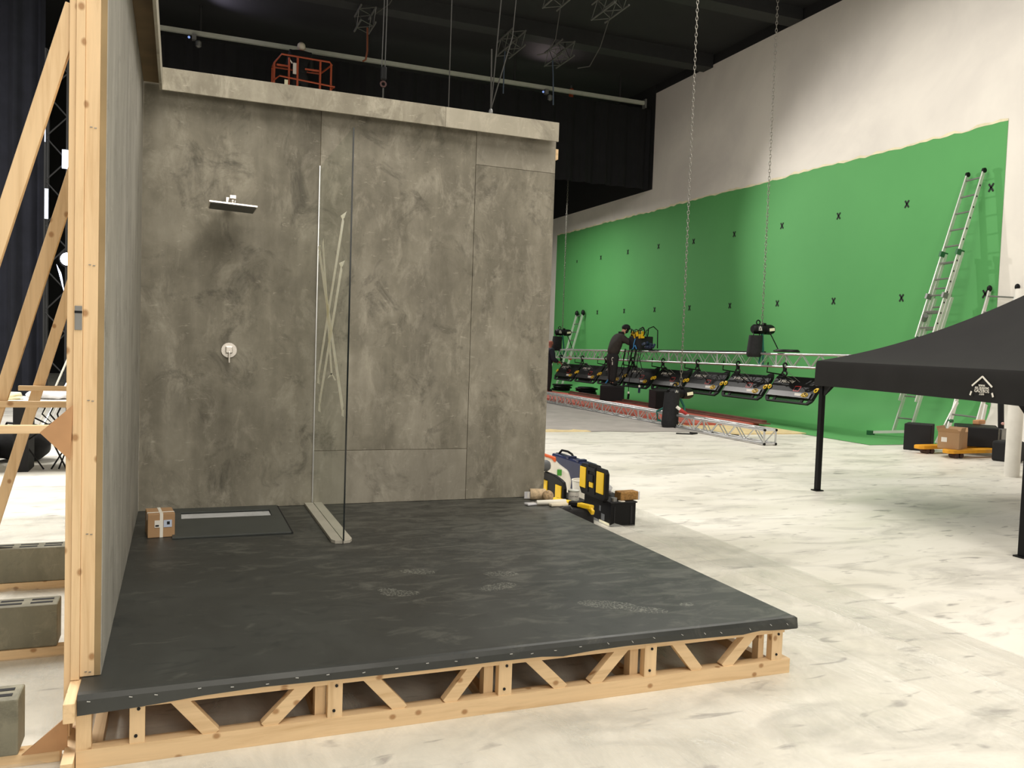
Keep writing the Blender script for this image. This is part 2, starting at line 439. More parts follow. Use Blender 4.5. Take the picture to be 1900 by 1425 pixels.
# X shaped tracking markers
ordw = ['first', 'second', 'third', 'fourth', 'fifth', 'sixth', 'seventh', 'eighth', 'ninth', 'tenth']
def marker(y, z, lab, s=.085, a=.6):
    b = B()
    for q in (a, -a):
        b.obox((13.537, y, z), (.004, .032, s*2), Matrix.Rotation(q, 3, 'X'))
    o = b.build('tracking_marker', M['blk_m'], at=(13.537, y, z)); tag(o, lab, 'marker', 'black X tape markers on the green screen')
for i in range(10): marker(11.14+1.888*i, 4.58+random.uniform(-.02, .02), 'black tape X on green screen, %s from the right in the upper row' % ordw[i], s=.085 if i < 9 else .05)
for i in range(9): marker(11.13+1.903*i, 2.69+random.uniform(-.015, .015), 'black tape X on green screen, %s from the right in the lower row' % ordw[i])

# black hung curtain across the far end, its rail and lamps
def drape(x0, x1, y, z0, z1, amp, wl, n=260):
    P = []
    for i in range(n+1):
        x = x0+(x1-x0)*i/n
        w = amp*math.sin(2*PI*x/wl)+amp*.5*math.sin(2*PI*x/(wl*.37)+1)
        P.append([(x, y+w*.7, z1), (x, y+w, (z0+z1)/2), (x, y+w*1.3, z0)])
    return B().grid(P)
o = drape(-1.4, 13.45, 23.1, 6.4, 8.85, .05, .6).build('black_drape', M['drape'], smooth=True)
tag(o, 'wide black drape hanging below the metal rail at the far end', 'curtain')
o = drape(-13, -2.62, 20, .02, 9.3, .13, .75).build('black_curtain', M['drape_b'], smooth=True)
tag(o, 'tall dark floor-length curtain at the left edge behind the timber props', 'curtain')
r = T('curtain_rail', 'long pale metal rail across the dark ceiling at the far end', 'rail', (6, 22.8, 8.9))
B().box(-1.4, 13.02, 22.76, 22.86, 8.86, 8.96).build('rail_beam', M['rail'], r)
B().box(13.02, 13.07, 22.72, 22.9, 8.76, 9.02).build('end_plate', M['steel'], r)
for x in (.4, 4.6, 8.8, 12.2): B().tube((x, 22.82, 8.95), (x, 22.82, 9.62), .03).build('hanger', M['beam'], r)
for nm, x, lab in (('rail_lamp', .25, 'small clamp lamp under the far rail at its left end'), ('rail_lamp', 9.75, 'small clamp lamp under the far rail near its right end')):
    q = T(nm, lab, 'lamp', (x, 22.7, 8.8), 'clamp lamps on the far rail')
    B().box(x-.05, x+.05, 22.66, 22.78, 8.7, 8.84).build('clamp', M['steel'], q)
    B().lathe((x+.1, 22.66, 8.52), [(.03, 0), (.07, .03), (.07, .14), (.03, .18)], 12).build('lamp_head', M['steel'], q)
    B().ball((x-.12, 22.66, 8.74), .03).build('bulb', emit('cool_bulb', (150, 180, 255), .7), q)

# ================================================================== PLATFORM
P_ = T('stage_platform', 'low timber platform covered in scuffed slate-grey vinyl', 'platform', (1.2, 4.65, 0))
n = 60; rows = []
random.seed(5)
xs = [-.30+3.0*i/n for i in range(n+1)]
kx = [(-.3, .200), (-.1, .207), (.1, .220), (.3, .226), (.6, .222), (.95, .221), (1.2, .224), (1.4, .222), (1.5, .213), (1.63, .222), (1.8, .225), (2.1, .222), (2.4, .217), (2.49, .228), (2.56, .222), (2.7, .218)]
def kz(x):
    for (a, p), (c, q) in zip(kx, kx[1:]):
        if x <= c+1e-6: return p+(q-p)*(x-a)/(c-a)
    return kx[-1][1]
b = B()
ygrid = [3.135, 3.2, 4, 5, 6.24]
b.grid([[(x, y, .27) for y in ygrid] for x in xs], flip=True)
b.grid([[(x, 3.135, .27), (x, 3.119+.002*math.sin(x*5), .267), (x, 3.110+.002*math.sin(x*9+1), .25), (x, 3.107+.003*math.sin(x*4), kz(x))] for x in xs])
b.grid([[(2.70, y, .27), (2.712, y, .262), (2.715, y, .215)] for y in ygrid])
b.prism([(2.7, 3.135, .27), (2.712, 3.12, .262), (2.715, 3.116, .215), (2.70, 3.116, .218)], (.004, .004, 0))
fc = b.build('floor_covering', M['vinyl'], P_)
sm = fc.modifiers.new('thickness', 'SOLIDIFY'); sm.thickness = .003; sm.offset = -1
plb(fc, 'slate-grey vinyl with chalky boot prints')
B().box(-.295, 2.69, 3.13, 6.24, .25, .2665).build('deck_board', M['ply'], P_)
B().box(-.298, 2.675, 3.119, 3.13, .212, .262).build('edge_strip', M['wood_x'], P_)
B().box(-.30, 2.655, 3.135, 3.18, .195, .25).build('top_chord', M['wood_x'], P_)
B().box(-.305, 2.69, 3.13, 3.175, 0, .068).build('bottom_chord', M['wood_x'], P_)
B().box(-.25, 2.66, 3.18, 3.225, 0, .05).build('bottom_chord', M['wood_x'], P_)
B().box(2.66, 2.70, 3.15, 3.2, .004, .062).build('bottom_chord', M['wood_y'], P_)
screw = M['blk_m']
for i, (x, hw) in enumerate([(-.282, .024), (-.115, .025), (.568, .028), (1.256, .029), (1.936, .030), (2.615, .03)]):
    pz = B().box(x-hw, x+hw, 3.133, 3.172, .066, .215).build('post', M['wood_z'], P_, bevel=.002)
    if i: [B().tube((x+dx, 3.1325, zz), (x+dx, 3.129, zz), .006).build('screw', screw, pz) for dx, zz in ((.004, .19), (-.004, .095))]
B().box(2.545, 2.575, 3.18, 3.225, .05, .25).build('post', M['wood_z'], P_)
for x in (.52, 1.2, 1.88): B().box(x-.02, x+.02, 3.18, 3.23, .05, .25).build('post', M['wood_z'], P_)
def brace(xt, xb): B().bar((xt, 3.155, .215), (xb, 3.155, .06), .05, .038).build('brace', M['wood_x'], P_, bevel=.0015)
for xt, xb in [(.008, .137), (.473, .318), (.69, .83), (1.14, 1.014), (1.36, 1.52), (1.81, 1.66), (2.06, 2.19), (2.485, 2.33)]: brace(xt, xb)
for x in (-.25, .53, 1.21, 1.9, 2.62):        # the joists behind
    B().box(x-.02, x+.02, 3.24, 6.22, .2, .25).build('joist', M['wood_y'], P_)
    B().box(x-.02, x+.02, 3.24, 6.22, 0, .045).build('joist', M['wood_y'], P_)
    for y in (3.9, 4.6, 5.4, 6.18): B().box(x-.02, x+.02, y-.02, y+.02, .045, .2).build('post', M['wood_z'], P_)
    for y in (3.45, 4.15, 4.85): B().bar((x, y, .21), (x, y+.22, .04), .03, .03, (1, 0, 0)).build('brace', M['wood_y'], P_)
B().box(-.338, -.302, 3.06, 6.2, .195, .262).build('side_board', M['wood_y'], P_, bevel=.003)
B().box(-.345, -.308, 3.07, 6.2, 0, .055).build('side_board', M['wood_y'], P_)
for i in range(26):
    x = -.27+2.92*i/25+random.uniform(-.02, .02)
    B().obox((x, 3.1065+.002*math.sin(x*9+1), .243+random.uniform(-.006, .006)), (.011, .003, .0022), ry3(random.uniform(-.15, .25) + (.7 if x > 1.7 else 0))).build('staple', M['alu'], P_)

# ================================================================== SET WALLS
W1 = T('concrete_set_wall', 'grey concrete-look set wall with overhanging pale fascia behind the glass screen', 'set wall', (1.26, 6.22, .27))
for (x0, x1, z0, z1, mt) in [(-.24, .925, .272, 3.2, 'conc'), (.928, 2.10, .67, 3.2, 'conc3'), (.928, 2.10, .272, .667, 'conc2'), (2.1035, 2.768, .272, 2.86, 'conc3'), (2.1035, 2.768, 2.8625, 3.2, 'conc2')]:
    B().box(x0, x1, 6.215, 6.227, z0, z1).build('panel', M[mt], W1, bevel=.001, segs=1)
B().box(-.24, 2.765, 6.2275, 6.235, .272, 3.21).build('backing_board', M['mdf'], W1)
for x in (-.2, .36, .93, 1.5, 2.1, 2.74): B().box(x-.022, x+.022, 6.235, 6.30, .272, 3.2).build('stud', M['wood_z'], W1)
B().box(-.24, 2.80, 6.236, 6.30, 2.98, 3.06).build('rail', M['wood_x'], W1)
B().box(-.24, 2.76, 6.236, 6.30, .27, .33).build('rail', M['wood_x'], W1)
plb(B().box(-.124, 1.815, 6.099, 6.115, 3.085, 3.231).build('fascia', M['fascia'], W1, bevel=.002), 'mottled pale fascia board')
plb(B().box(1.8165, 2.738, 6.099, 6.115, 3.085, 3.231).build('fascia', M['fascia2'], W1, bevel=.002), 'plain pale fascia board')
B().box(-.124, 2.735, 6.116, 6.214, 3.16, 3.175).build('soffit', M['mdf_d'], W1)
W2 = T('concrete_set_wall', 'streaked grey set wall held upright by pine props on the left', 'set wall', (-.3, 4.75, .27))
B().box(-.2425, -.24, 3.272, 6.212, .272, 3.2).build('panel', M['concL'], W2)
plb(B().box(-.262, -.2425, 3.27, 6.212, .272, 3.2).build('backing_board', M['mdf'], W2), 'raw board edge')
B().box(-.140, -.124, 3.25, 6.113, 3.085, 3.231).build('fascia', M['fascia2'], W2)
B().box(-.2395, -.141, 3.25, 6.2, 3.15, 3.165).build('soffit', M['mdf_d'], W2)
sts = [(-.3085, -.2625, 3.268, .272), (-.337, -.309, 3.262, .264), (-.3585, -.3375, 3.272, .06)]
for x0, x1, y0, z0 in sts: B().box(x0, x1, y0, 3.36, z0, 3.2).build('stud', M['wood_z'], W2, bevel=.0015)
for y in (4.36, 5.5): B().box(-.358, -.263, y-.025, y+.025, .272, 3.2).build('stud', M['wood_z'], W2)
B().box(-.335, -.263, 3.36, 6.2, 3.12, 3.2).build('rail', M['wood_y'], W2)
for y in (3.3, 4.36, 5.5):
    d = Vector((-1, 0, -3.63)).normalized()
    p0 = Vector((-.362, y, 2.54)); k = 2.54/3.63
    B().bar(p0 - d*.06, (p0.x-k, y, .01), .056, .034).build('prop', M['wood_z'], W2, bevel=.002)
    yy = y-.033
    B().box(-.84 if y > 5 else -.97, -.359, yy-.014, yy+.014, 1.152-.014, 1.152+.014).build('rail', M['wood_x'], W2, bevel=.002)
    B().box(-1.15, -.362, yy-.05, yy+.01, .0, .045).build('foot_rail', M['wood_x'], W2, bevel=.002)
plb(B().prism([(-.436, 3.252, 1.141), (-.336, 3.252, 1.236), (-.343, 3.252, 1.044)], (0, .006, 0)).build('gusset', M['ply'], W2), 'triangular brown plywood gusset on upright')
plb(B().prism([(-.338, 3.2, .165), (-.338, 3.2, .046), (-.476, 3.2, .046)], (0, .008, 0)).build('gusset', M['ply'], W2), 'triangular brown plywood gusset at floor')
br = B().box(-.3335, -.3105, 3.258, 3.262, 1.495, 1.578).build('bracket', M['steel'], W2, bevel=.001)
B().box(-.334, -.310, 3.2565, 3.2585, 1.553, 1.561).build('catch', M['blk'], br)
for z in (2.19, 1.72, 1.25, .78, .288):
    B().box(-.293, -.285, 3.2655, 3.268, z, z+.0025).build('staple', M['steel'], W2); B().box(-.280, -.272, 3.2655, 3.268, z-.002, z+.0005).build('staple', M['steel'], W2)

# concrete blocks weighing down the foot rails
def cblock(x1, y0, lab, w=.39, d=.14, h=.195, z=.046):
    q = T('concrete_block', lab, 'concrete block', (x1-w/2, y0+d/2, z), 'concrete blocks on the prop feet')
    B().box(x1-w, x1, y0, y0+d, z, z+h).build('body', M['block'], q, bevel=.006)
    for i in range(3):
        for j in range(2):
            xc = x1-w+.07+i*.125; yc = y0+.045+j*.05
            B().box(xc-.045, xc+.045, yc-.011, yc+.011, z+h-.001, z+h+.0015).build('slot_shade', M['blk_m'], q)  # flat black plates: shade inside the hollow slots put into colour
cblock(-.487, 3.205, 'grey concrete block nearest the camera at the left edge')
cblock(-.497, 4.285, 'grey concrete block on the middle prop foot')
cblock(-.56, 5.42, 'grey concrete block on the farthest prop foot', w=.42)

# ================================================================== SHOWER FITTINGS
S = T('rain_shower', 'square flat chrome rain shower head on the concrete set wall', 'shower head', (.32, 6.21, 2.41))
Rs = ry3(.035); B().obox((.32, 5.97, 2.343), (.30, .30, .011), Rs).build('spray_plate', M['chrome'], S, bevel=.002)
plb(B().obox((.32, 5.97, 2.3355), (.284, .284, .004), Rs).build('nozzle_face', plain('grey_rubber', (92, 92, 88), .6), S), 'dark nozzle underside')
B().tube((.32, 5.97, 2.348), (.32, 5.97, 2.372), .02, 12).ball((.32, 5.97, 2.38), .017).build('ball_joint', M['chrome'], S, smooth=True)
B().box(.302, .342, 5.95, 6.214, 2.396, 2.418).build('arm', M['chrome'], S, bevel=.002)
B().box(.29, .354, 6.205, 6.2145, 2.375, 2.44).build('wall_flange', M['chrome'], S, bevel=.002)
V = T('shower_valve', 'round chrome single-lever shower valve on the concrete set wall', 'shower valve', (.328, 6.21, 1.385))
Rx = rx3(PI/2)
B().lathe((.328, 6.2145, 1.385), [(.054, 0), (.054, .006), (.051, .009), (0.0, .009)], 36, Rx).build('cover_plate', M['chrome'], V, smooth=True)
B().box(.305, .350, 6.165, 6.206, 1.366, 1.412).build('body', M['chrome'], V, bevel=.004)
B().box(.322, .334, 6.158, 6.172, 1.298, 1.375).build('lever', M['chrome'], V, bevel=.003)
# tray
TR = T('shower_tray', 'dark slate shower tray set on the platform below the shower', 'shower tray', (.32, 5.77, .27))
b = B(); b.box(-.02, .67, 5.335, 5.86, .271, .283); b.box(-.02, .67, 6.07, 6.21, .271, .283); b.box(-.02, .03, 5.86, 6.07, .271, .283); b.box(.605, .67, 5.86, 6.07, .271, .283)
b.build('basin', plain('slate_tray', (62, 66, 64), .5, var=.12, vs=4), TR, bevel=.002)
B().box(.672, .682, 5.335, 6.21, .271, .277).build('joint', M['blk_m'], TR)
B().box(.033, .60, 5.862, 6.03, .271, .277).build('drain_cover', concrete('film_reflection_tones', (150, 152, 154), (186, 188, 190), (206, 206, 206), seed=4), TR)  # reflections on the plastic film painted as pale mottled colour
# glass screen
G = T('glass_screen', 'tall frameless shower glass screen with crossed tape strips', 'shower screen', (.93, 5.6, .27))
B().box(.926, .934, 4.99, 6.212, .292, 2.722).build('pane', M['glass'], G)
B().box(.9255, .9345, 4.984, 4.99, .292, 2.722).build('pane_edge', M['glassedge'], G)
B().box(.919, .9255, 6.200, 6.214, .292, 2.722).build('wall_profile', M['alu'], G)
b1 = B().prism([(.868, 5.05, .2705), (.885, 5.012, .2705), (.928, 5.0, .2705), (.928, 6.214, .2705), (.868, 6.214, .2705)], (0, 0, .02)); b1.build('floor_strip', M['lgrey'], G, bevel=.0015)
b1 = B().prism([(.932, 5.0, .2705), (.975, 5.012, .2705), (.992, 5.05, .2705), (.992, 6.214, .2705), (.932, 6.214, .2705)], (0, 0, .02)); b1.build('floor_strip', M['lgrey'], G, bevel=.0015)
for p, q, fl in [((5.215, 2.224), (6.054, 1.23), 1), ((5.224, 1.933), (5.968, 1.037), 2), ((6.129, 2.112), (5.062, 1.069), 3), ((5.969, 2.161), (5.476, 1.258), 4)]:
    xx = .9245-.0014*fl
    a = Vector((xx, p[0], p[1])); c = Vector((xx, q[0], q[1])); dd = (c-a).normalized()
    sd = Vector((0, -dd.z, dd.y))*.035
    b = B().add([a+sd, a-sd, c-sd, c+sd], [(0, 1, 2, 3)])
    def flare(pt, h, w): b.add([pt+Vector((-.0002, .035, 0)), pt+Vector((-.0002, -.035, 0)), pt+Vector((-.0002, -w, h)), pt+Vector((-.0002, w*.9, h))], [(0, 1, 2, 3)])
    if fl in (1, 2): flare(a, .03, .11); flare(c, -.06, .06)
    if fl == 3: flare(a, .035, .07); flare(c, -.04, .04)
    if fl == 4:
        for s_ in (1, -1): b.add([c+Vector((0, .03, .01)), c+Vector((0, -.03, .01)), c+Vector((0, s_*.14-.03, -.025)), c+Vector((0, s_*.14+.03, -.03))], [(0, 1, 2, 3)])
    o = b.build('tape_strip', M['tape_t'], G)
# parcel
K = T('cardboard_box', 'small taped cardboard parcel beside the shower tray', 'box', (-.09, 5.5, .27), rz=.10)
B().box(-.075, .075, -.10, .10, .002, .142).build('carton', M['card'], K, local=True, bevel=.002)
b = B().box(-.009, .009, -.1015, .1015, .0015, .1435).box(-.0765, .0765, -.05, -.034, .1422, .1437).box(.0745, .0765, -.05, -.034, .1, .1437).box(-.0765, -.0745, -.05, -.034, .1, .1437); b.build('tape', M['tapew'], K, local=True)
B().box(-.038, -.009, -.1025, -.1, .062, .105).build('shipping_label', M['paper'], K, local=True)
lb = B().box(.012, .058, -.1025, -.1, .062, .105).build('shipping_label', M['paperb'], K, local=True)
B().box(.03, .046, -.1035, -.1025, .078, .096).build('print', M['blk_m'], lb, local=True)
B().box(-.034, -.014, -.1035, -.1025, .068, .078).build('print', M['blk_m'], K, local=True)

# plastic sheet protecting the floor under the set
b = B(); random.seed(11); P = []
for i in range(281):
    row = []
    for j in range(81):
        x = -3+7*i/280; y = 0+7.5*j/80
        z = .006+.006*abs(math.sin(x*2.3+1.2*math.sin(y*1.1)))*abs(math.sin(y*1.7+x))
        if -.4 < x < 2.85 and 3 < y < 6.4: z = .001
        for fx, w, h in ((3.40, .02, .024), (2.1, .02, .014), (-.9, .02, .014), (3.0, .015, .016), (3.75, .02, .01)):
            u = (x-fx-.10*math.sin(y*.5))/.03
            z += h*math.exp(-u*u) if not (-.5 < x < 2.9 and 2.9 < y < 6.5) else 0
        row.append((x, y, z))
    P.append(row)
o = b.grid(P).build('plastic_sheet', M['sheet'], smooth=True)
tag(o, 'translucent plastic sheet spread on the white floor around the platform', 'plastic sheet')
# ================================================================== TRUSSES
def truss_parts(q, c0, c1, a=.25, r=.024, bay=.25, plates=True, mt='alu'):
    """square box truss whose four chords run from c0 to c1 (along Y)"""
    c0 = Vector(c0); c1 = Vector(c1); d = (c1-c0); Ln = d.length; d = d/Ln; h = a/2
    sx = Vector((1, 0, 0)); sz = Vector((0, 0, 1))
    cor = [(-1,-1),(1,-1),(1,1),(-1,1)]
    for (i, k) in cor: B().tube(c0+sx*i*h+sz*k*h, c1+sx*i*h+sz*k*h, r, 10).build('chord', M[mt], q, smooth=True)
    n = max(2, int(round(Ln/bay)))
    for f in range(4):
        (i, k), (i2, k2) = cor[f], cor[(f+1) % 4]; b = B()
        for j in range(n):
            A = (i, k) if j % 2 == f % 2 else (i2, k2); Z = (i2, k2) if j % 2 == f % 2 else (i, k)
            p = c0+d*(Ln*j/n)+sx*A[0]*h+sz*A[1]*h; e = c0+d*(Ln*(j+1)/n)+sx*Z[0]*h+sz*Z[1]*h
            b.tube(p, e, r*.42, 5)
        b.build('lattice', M[mt], q)
    if plates:
        for t in [0, Ln]+[x for x in (2, 4, 6, 8, 10) if x < Ln-.5]:
            p = c0+d*t; b = B()
            for f in range(4):
                (i, k), (i2, k2) = cor[f], cor[(f+1) % 4]
                b.tube(p+sx*i*h+sz*k*h, p+sx*i2*h+sz*k2*h, r*.75, 6)
            b.build('end_frame', M[mt], q)
TS = T('lighting_truss', 'long aluminium box truss hung level in front of the green screen', 'truss', (11.3, 18.5, 1.3))
def tz(y): return 1.40-.0108*(y-12.8)           # centre height of the hung truss
truss_parts(TS, (11.3, 11.85, tz(11.85)-.045), (11.3, 26.4, tz(26.4)-.045))
TG = T('floor_truss', 'aluminium box truss lying on the white floor', 'truss', (8.87, 16.5, 0))
truss_parts(TG, (8.87, 11.05, .137), (8.87, 22.6, .137), a=.225)
b = B()
for i in (-1, 1):
    for k in (-1, 1): b.tube((8.87+i*.1125, 11.045, .137+k*.1125), (8.87+i*.1125, 11.03, .137+k*.1125), .022, 10)
b.build('chord_socket', M['blk'], TG)

# ------------------------------------------------------------------ LED panels under the hung truss
s_ = Vector((.573, 0, .82)); nrm = Vector((-.82, 0, .573)); yv = Vector((0, 1, 0))
R_ = Matrix((yv, s_, nrm)).transposed()          # local x = along the truss, y = up the slope, z = outward
def panel(y0, lab):
    c = Vector((11.4, y0, tz(y0)-.62))
    q = T('stage_light', lab, 'light panel', (11.2, y0, tz(y0)-.12), 'black lamp panels under the truss')
    def pt(u, v, w): return c + yv*u + s_*v + nrm*w
    b = B()
    b.prism([pt(-.69, -.20, -.05), pt(.69, -.20, -.05), pt(.69, .22, -.05), pt(.66, .30, -.05), pt(-.66, .30, -.05), pt(-.69, .22, -.05)], nrm*.07)
    b.build('housing', M['blk'], q, bevel=.006)
    b = B()
    b.obox(pt(0, -.13, .03), (1.24, .13, .02), R_); b.build('lower_ridge', plain('satin_black', (30, 29, 29), .42), q, bevel=.004)
    b = B()
    b.prism([pt(-.69, -.2, -.04), pt(-.69, -.23, -.04), pt(-.61, -.305, -.04), pt(.61, -.305, -.04), pt(.69, -.23, -.04), pt(.69, -.2, -.04), pt(.60, -.2, -.04), pt(.56, -.275, -.04), pt(-.56, -.275, -.04), pt(-.60, -.2, -.04)], nrm*.04)
    for u in (-.40, .40): b.obox(pt(u, -.24, -.02), (.07, .1, .03), R_)
    for i in range(26):
        u = -.34+.68*i/25; b.obox(pt(u, -.24, -.03), (.006, .075, .01), R_)
    b.build('grille_frame', M['blk_m'], q)
    for s in (-1, 1):
        b = B(); b.prism([pt(s*.69, .2, -.04), pt(s*.69, .27, -.04), pt(s*.62, .37, -.04), pt(s*.55, .37, -.04), pt(s*.46, .295, -.04)], nrm*.05); b.build('corner_handle', M['blk_m'], q)
        b = B(); b.torus(pt(s*.68, .0, .035), .04, .012, R_, 10, 5); b.obox(pt(s*.70, .04, .035), (.06, .03, .02), R_); b.build('latch', M['yel'], q)
    bd = B().lathe(pt(-.46, -.125, .041), [(.085, 0), (.085, .004)], 24, R_ @ Matrix.Diagonal((1, .62, 1))).build('badge', M['blk_m'], q)
    B().torus(pt(-.46, -.125, .045), .08, .007, R_ @ Matrix.Diagonal((1, .62, 1)), 24, 5).build('badge_ring', M['yel'], bd)
    text('CMD', .085, pt(-.46, -.125, .047), yv, -s_, 'badge_letters', M['yel'], bd, depth=.002)
    B().obox(pt(-.265, -.11, .042), (.2, .018, .003), R_).obox(pt(-.27, -.14, .042), (.17, .022, .003), R_).build('small_print', M['white_m'], q)
    text('AURORA II', .095, pt(.28, .17, .024), yv, -s_, 'title_letters', M['white_m'], q, shear=.35, depth=.002)
    B().obox(pt(.28, .10, .024), (.22, .022, .003), R_).build('small_print', M['grey'], q)
    b = B()
    for (u, v, w, h) in ((-.13, .07, .16, .014), (-.13, -.04, .16, .014), (-.05, .015, .014, .11), (-.21, .015, .014, .11)): b.obox(pt(u, v, .024), (w, h, .004), R_)
    b.build('red_emblem', M['red'], q)
    b = B(); t0 = Vector((11.175, y0, tz(y0)-.14))
    b.torus(t0+Vector((0, 0, 0)), .045, .018, rx3(PI/2), 12, 6); b.box(11.15, 11.2, y0-.03, y0+.03, tz(y0)-.27, tz(y0)-.18); b.torus(t0-Vector((0, 0, .16)), .05, .015, ry3(PI/2), 12, 6, 1.4)
    b.build('clamp', M['blk'], q, smooth=True)
    b = B(); b.tube(t0-Vector((0, 0, .2)), pt(.1, .2, .03), .006, 5); b.tube(t0-Vector((0, -.1, .02)), pt(-.1, .17, .03), .004, 5); b.build('suspension_wire', M['steel'], q)
    b = B(); b.path([Vector((11.2, y0+.55, tz(y0)-.1)), Vector((11.22, y0+.6, tz(y0)-.3)), pt(.52, .33, 0)], .014, 6); b.path([pt(.3, .2, .03), pt(.1, .12, .09), pt(-.12, .0, .05)], .012, 6); b.build('power_lead', M['blk'], q)
    return q
PY_ = [13.57, 15.08, 16.6, 18.1, 19.6, 21.1, 22.6, 24.1]
plab = ['black lamp panel nearest the gazebo, first of the row under the truss', 'black lamp panel, second from the gazebo, under the right chain hoist', 'black lamp panel, third from the gazebo under the truss',
        'black lamp panel, fourth from the gazebo, above the far black crate', 'black lamp panel beside the legs of the person on the crate, fifth from the gazebo', 'black lamp panel just left of the person on the crate, sixth from the gazebo',
        'black lamp panel, seventh from the gazebo, near the small ladder', 'black lamp panel farthest from the gazebo, beside the concrete wall edge']
p0 = panel(PY_[0], plab[0])
for y, lab in zip(PY_[1:], plab[1:]): dup(p0, (11.2, y, tz(y)-.12), None, lab)

# ------------------------------------------------------------------ chain hoists
def chain(b, x, y, z0, z1, pitch=.075, r=.0055):
    n = int((z1-z0)/pitch)
    for i in range(n):
        z = z0+(i+.5)*pitch
        R = rz3(PI/4 if i % 2 else -PI/4) @ rx3(PI/2)
        b.torus((x, y, z), .021, r, R, 8, 4, 2.0)
    return b
def hoist(name_lab, x, y, z, top, chx=None, bagz=(-.58, -.13), chainlab=None):
    q = T('chain_hoist', name_lab, 'chain hoist', (x, y, z), 'black electric chain hoists')
    Ry = ry3(PI/2)
    B().lathe((x-.27, y, z), [(.0, 0), (.07, .0), (.1, .04), (.1, .24), (.085, .25), (.085, .3), (.105, .31), (.105, .46), (.08, .52), (.0, .54)], 20, Ry).build('motor_body', M['blk'], q, smooth=True)
    B().torus((x-.13, y, z+.14), .045, .014, rx3(PI/2), 14, 6).build('top_hook', M['blk'], q, smooth=True)
    B().obox((x-.15, y-.1, z+.01), (.09, .02, .09)).build('white_print', M['grey'], q)
    B().obox((x-.17, y-.112, z+.03), (.012, .004, .07), ry3(.4)).obox((x-.13, y-.112, z+.01), (.012, .004, .08), ry3(-.4)).obox((x-.15, y-.112, z-.02), (.07, .004, .012)).build('white_letters', M['white'], q)
    B().obox((x+.15, y-.103, z+.0), (.13, .008, .06), ry3(-.15)).build('name_plate', M['tape'], q)
    B().obox((x+.02, y, z+.11), (.07, .07, .05)).build('cable_gland', M['blk'], q, bevel=.01)
    zb0, zb1 = z+bagz[0], z+bagz[1]
    b = B(); P = []
    for i in range(9):
        t = i/8; zz = zb1+(zb0-zb1)*t; w = .15*(1+.15*t) if t < .9 else .14
        P.append([(x-.22+w*math.cos(2*PI*k/16)-.03*t, y-.06+w*.8*math.sin(2*PI*k/16), zz) for k in range(17)])
    b.grid(P); b.add([P[-1][k] for k in range(16)], [tuple(range(16))]); b.build('chain_bag', M['blk_fab'], q, smooth=True)
    B().tube((x-.28, y-.06, zb1), (x-.24, y, z-.05), .012, 6).tube((x-.13, y-.06, zb1), (x-.1, y, z-.05), .012, 6).build('bag_strap', M['blk'], q)
    cx = x+.0 if chx is None else chx
    chain(B(), cx, y, z+.08, top).build('load_chain', M['chain'], q)
    return q
hr = hoist('black chain hoist with chain bag on the truss near the gazebo', 11.33, 14.5, 1.97, 9.2, chx=11.3)
B().path([(11.36, 14.45, 2.05), (11.42, 14.3, 1.8), (11.5, 14.2, 1.56)], .012, 6).build('power_lead', M['blk'], hr)
B().path([(11.3, 14.5, 1.88), (11.25, 14.42, 1.5), (11.18, 14.4, 1.22), (11.3, 14.42, 1.2), (11.36, 14.5, 1.5), (11.32, 14.5, 1.88)], .022, 6).build('lifting_sling', M['teal'], hr)
hl = hoist('black chain hoist with chain bag on the truss beside the concrete wall edge', 11.33, 24.35, 1.9, 9.2, chx=11.3)
B().path([(11.36, 24.3, 1.95), (11.42, 24.1, 1.7), (11.5, 24.0, 1.4)], .012, 6).build('power_lead', M['blk'], hl)
B().path([(11.3, 24.35, 1.8), (11.2, 24.3, 1.3), (11.3, 24.3, 1.1), (11.36, 24.3, 1.3), (11.32, 24.35, 1.8)], .022, 6).build('lifting_sling', M['teal'], hl)
hg = hoist('black chain hoist with large chain bag on the floor truss', 8.92, 13.78, .66, 9.2, chx=8.92, bagz=(-.655, .02))
B().path([(8.92, 13.8, .56), (8.80, 14.0, .4), (8.74, 14.3, .27), (8.76, 14.3, .1), (8.9, 13.98, .06)], .022, 6).path([(8.92, 13.78, .56), (9.0, 13.75, .4), (8.98, 13.7, .27)], .022, 6).build('lifting_sling', M['teal'], hg)
B().tube((8.70, 13.55, .42), (8.76, 13.52, .37), .03, 10).build('plug_collar', M['white'], hg)
B().tube((8.76, 13.52, .37), (8.87, 13.46, .29), .036, 10, .03).build('red_plug', M['red'], hg)

# ------------------------------------------------------------------ power box and cables on the truss
q = T('power_distribution_box', 'black cable box with yellow plugs on the truss in front of the person', 'power box', (11.3, 19.35, 1.43))
B().box(11.12, 11.5, 19.15, 19.75, 1.44, 1.80).build('case', M['blk_m'], q, bevel=.02)
random.seed(4); b = B()
for i in range(9):
    y = 19.12+.085*i; b.obox((11.12+random.uniform(0, .14), y, 1.83+random.uniform(-.04, .07)), (.09, .065, .11), ry3(random.uniform(-.6, .6)))
b.build('yellow_plugs', M['yel'], q, bevel=.01)
b = B()
for i in range(9):
    y = 19.05+.09*i; x = 11.15+random.uniform(0, .15)
    b.torus((x, y, 1.86+random.uniform(0, .06)), .09+random.uniform(-.02, .04), .011, rz3(random.uniform(.6, 2.2)) @ rx3(PI/2), 14, 5)
b.path([(11.2, 18.95, 1.78), (11.2, 18.9, 2.0), (11.25, 18.75, 2.05), (11.3, 18.62, 1.95), (11.3, 18.6, 1.5)], .014, 6)
b.build('cable_loops', M['blk'], q, smooth=True)
b = B()
for i in range(8): b.tube((11.15+random.uniform(-.06, .1), 18.55+.07*i, 1.47+random.uniform(0, .14)), (11.1, 18.5+.07*i, 1.55+random.uniform(-.05, .1)), .035, 8)
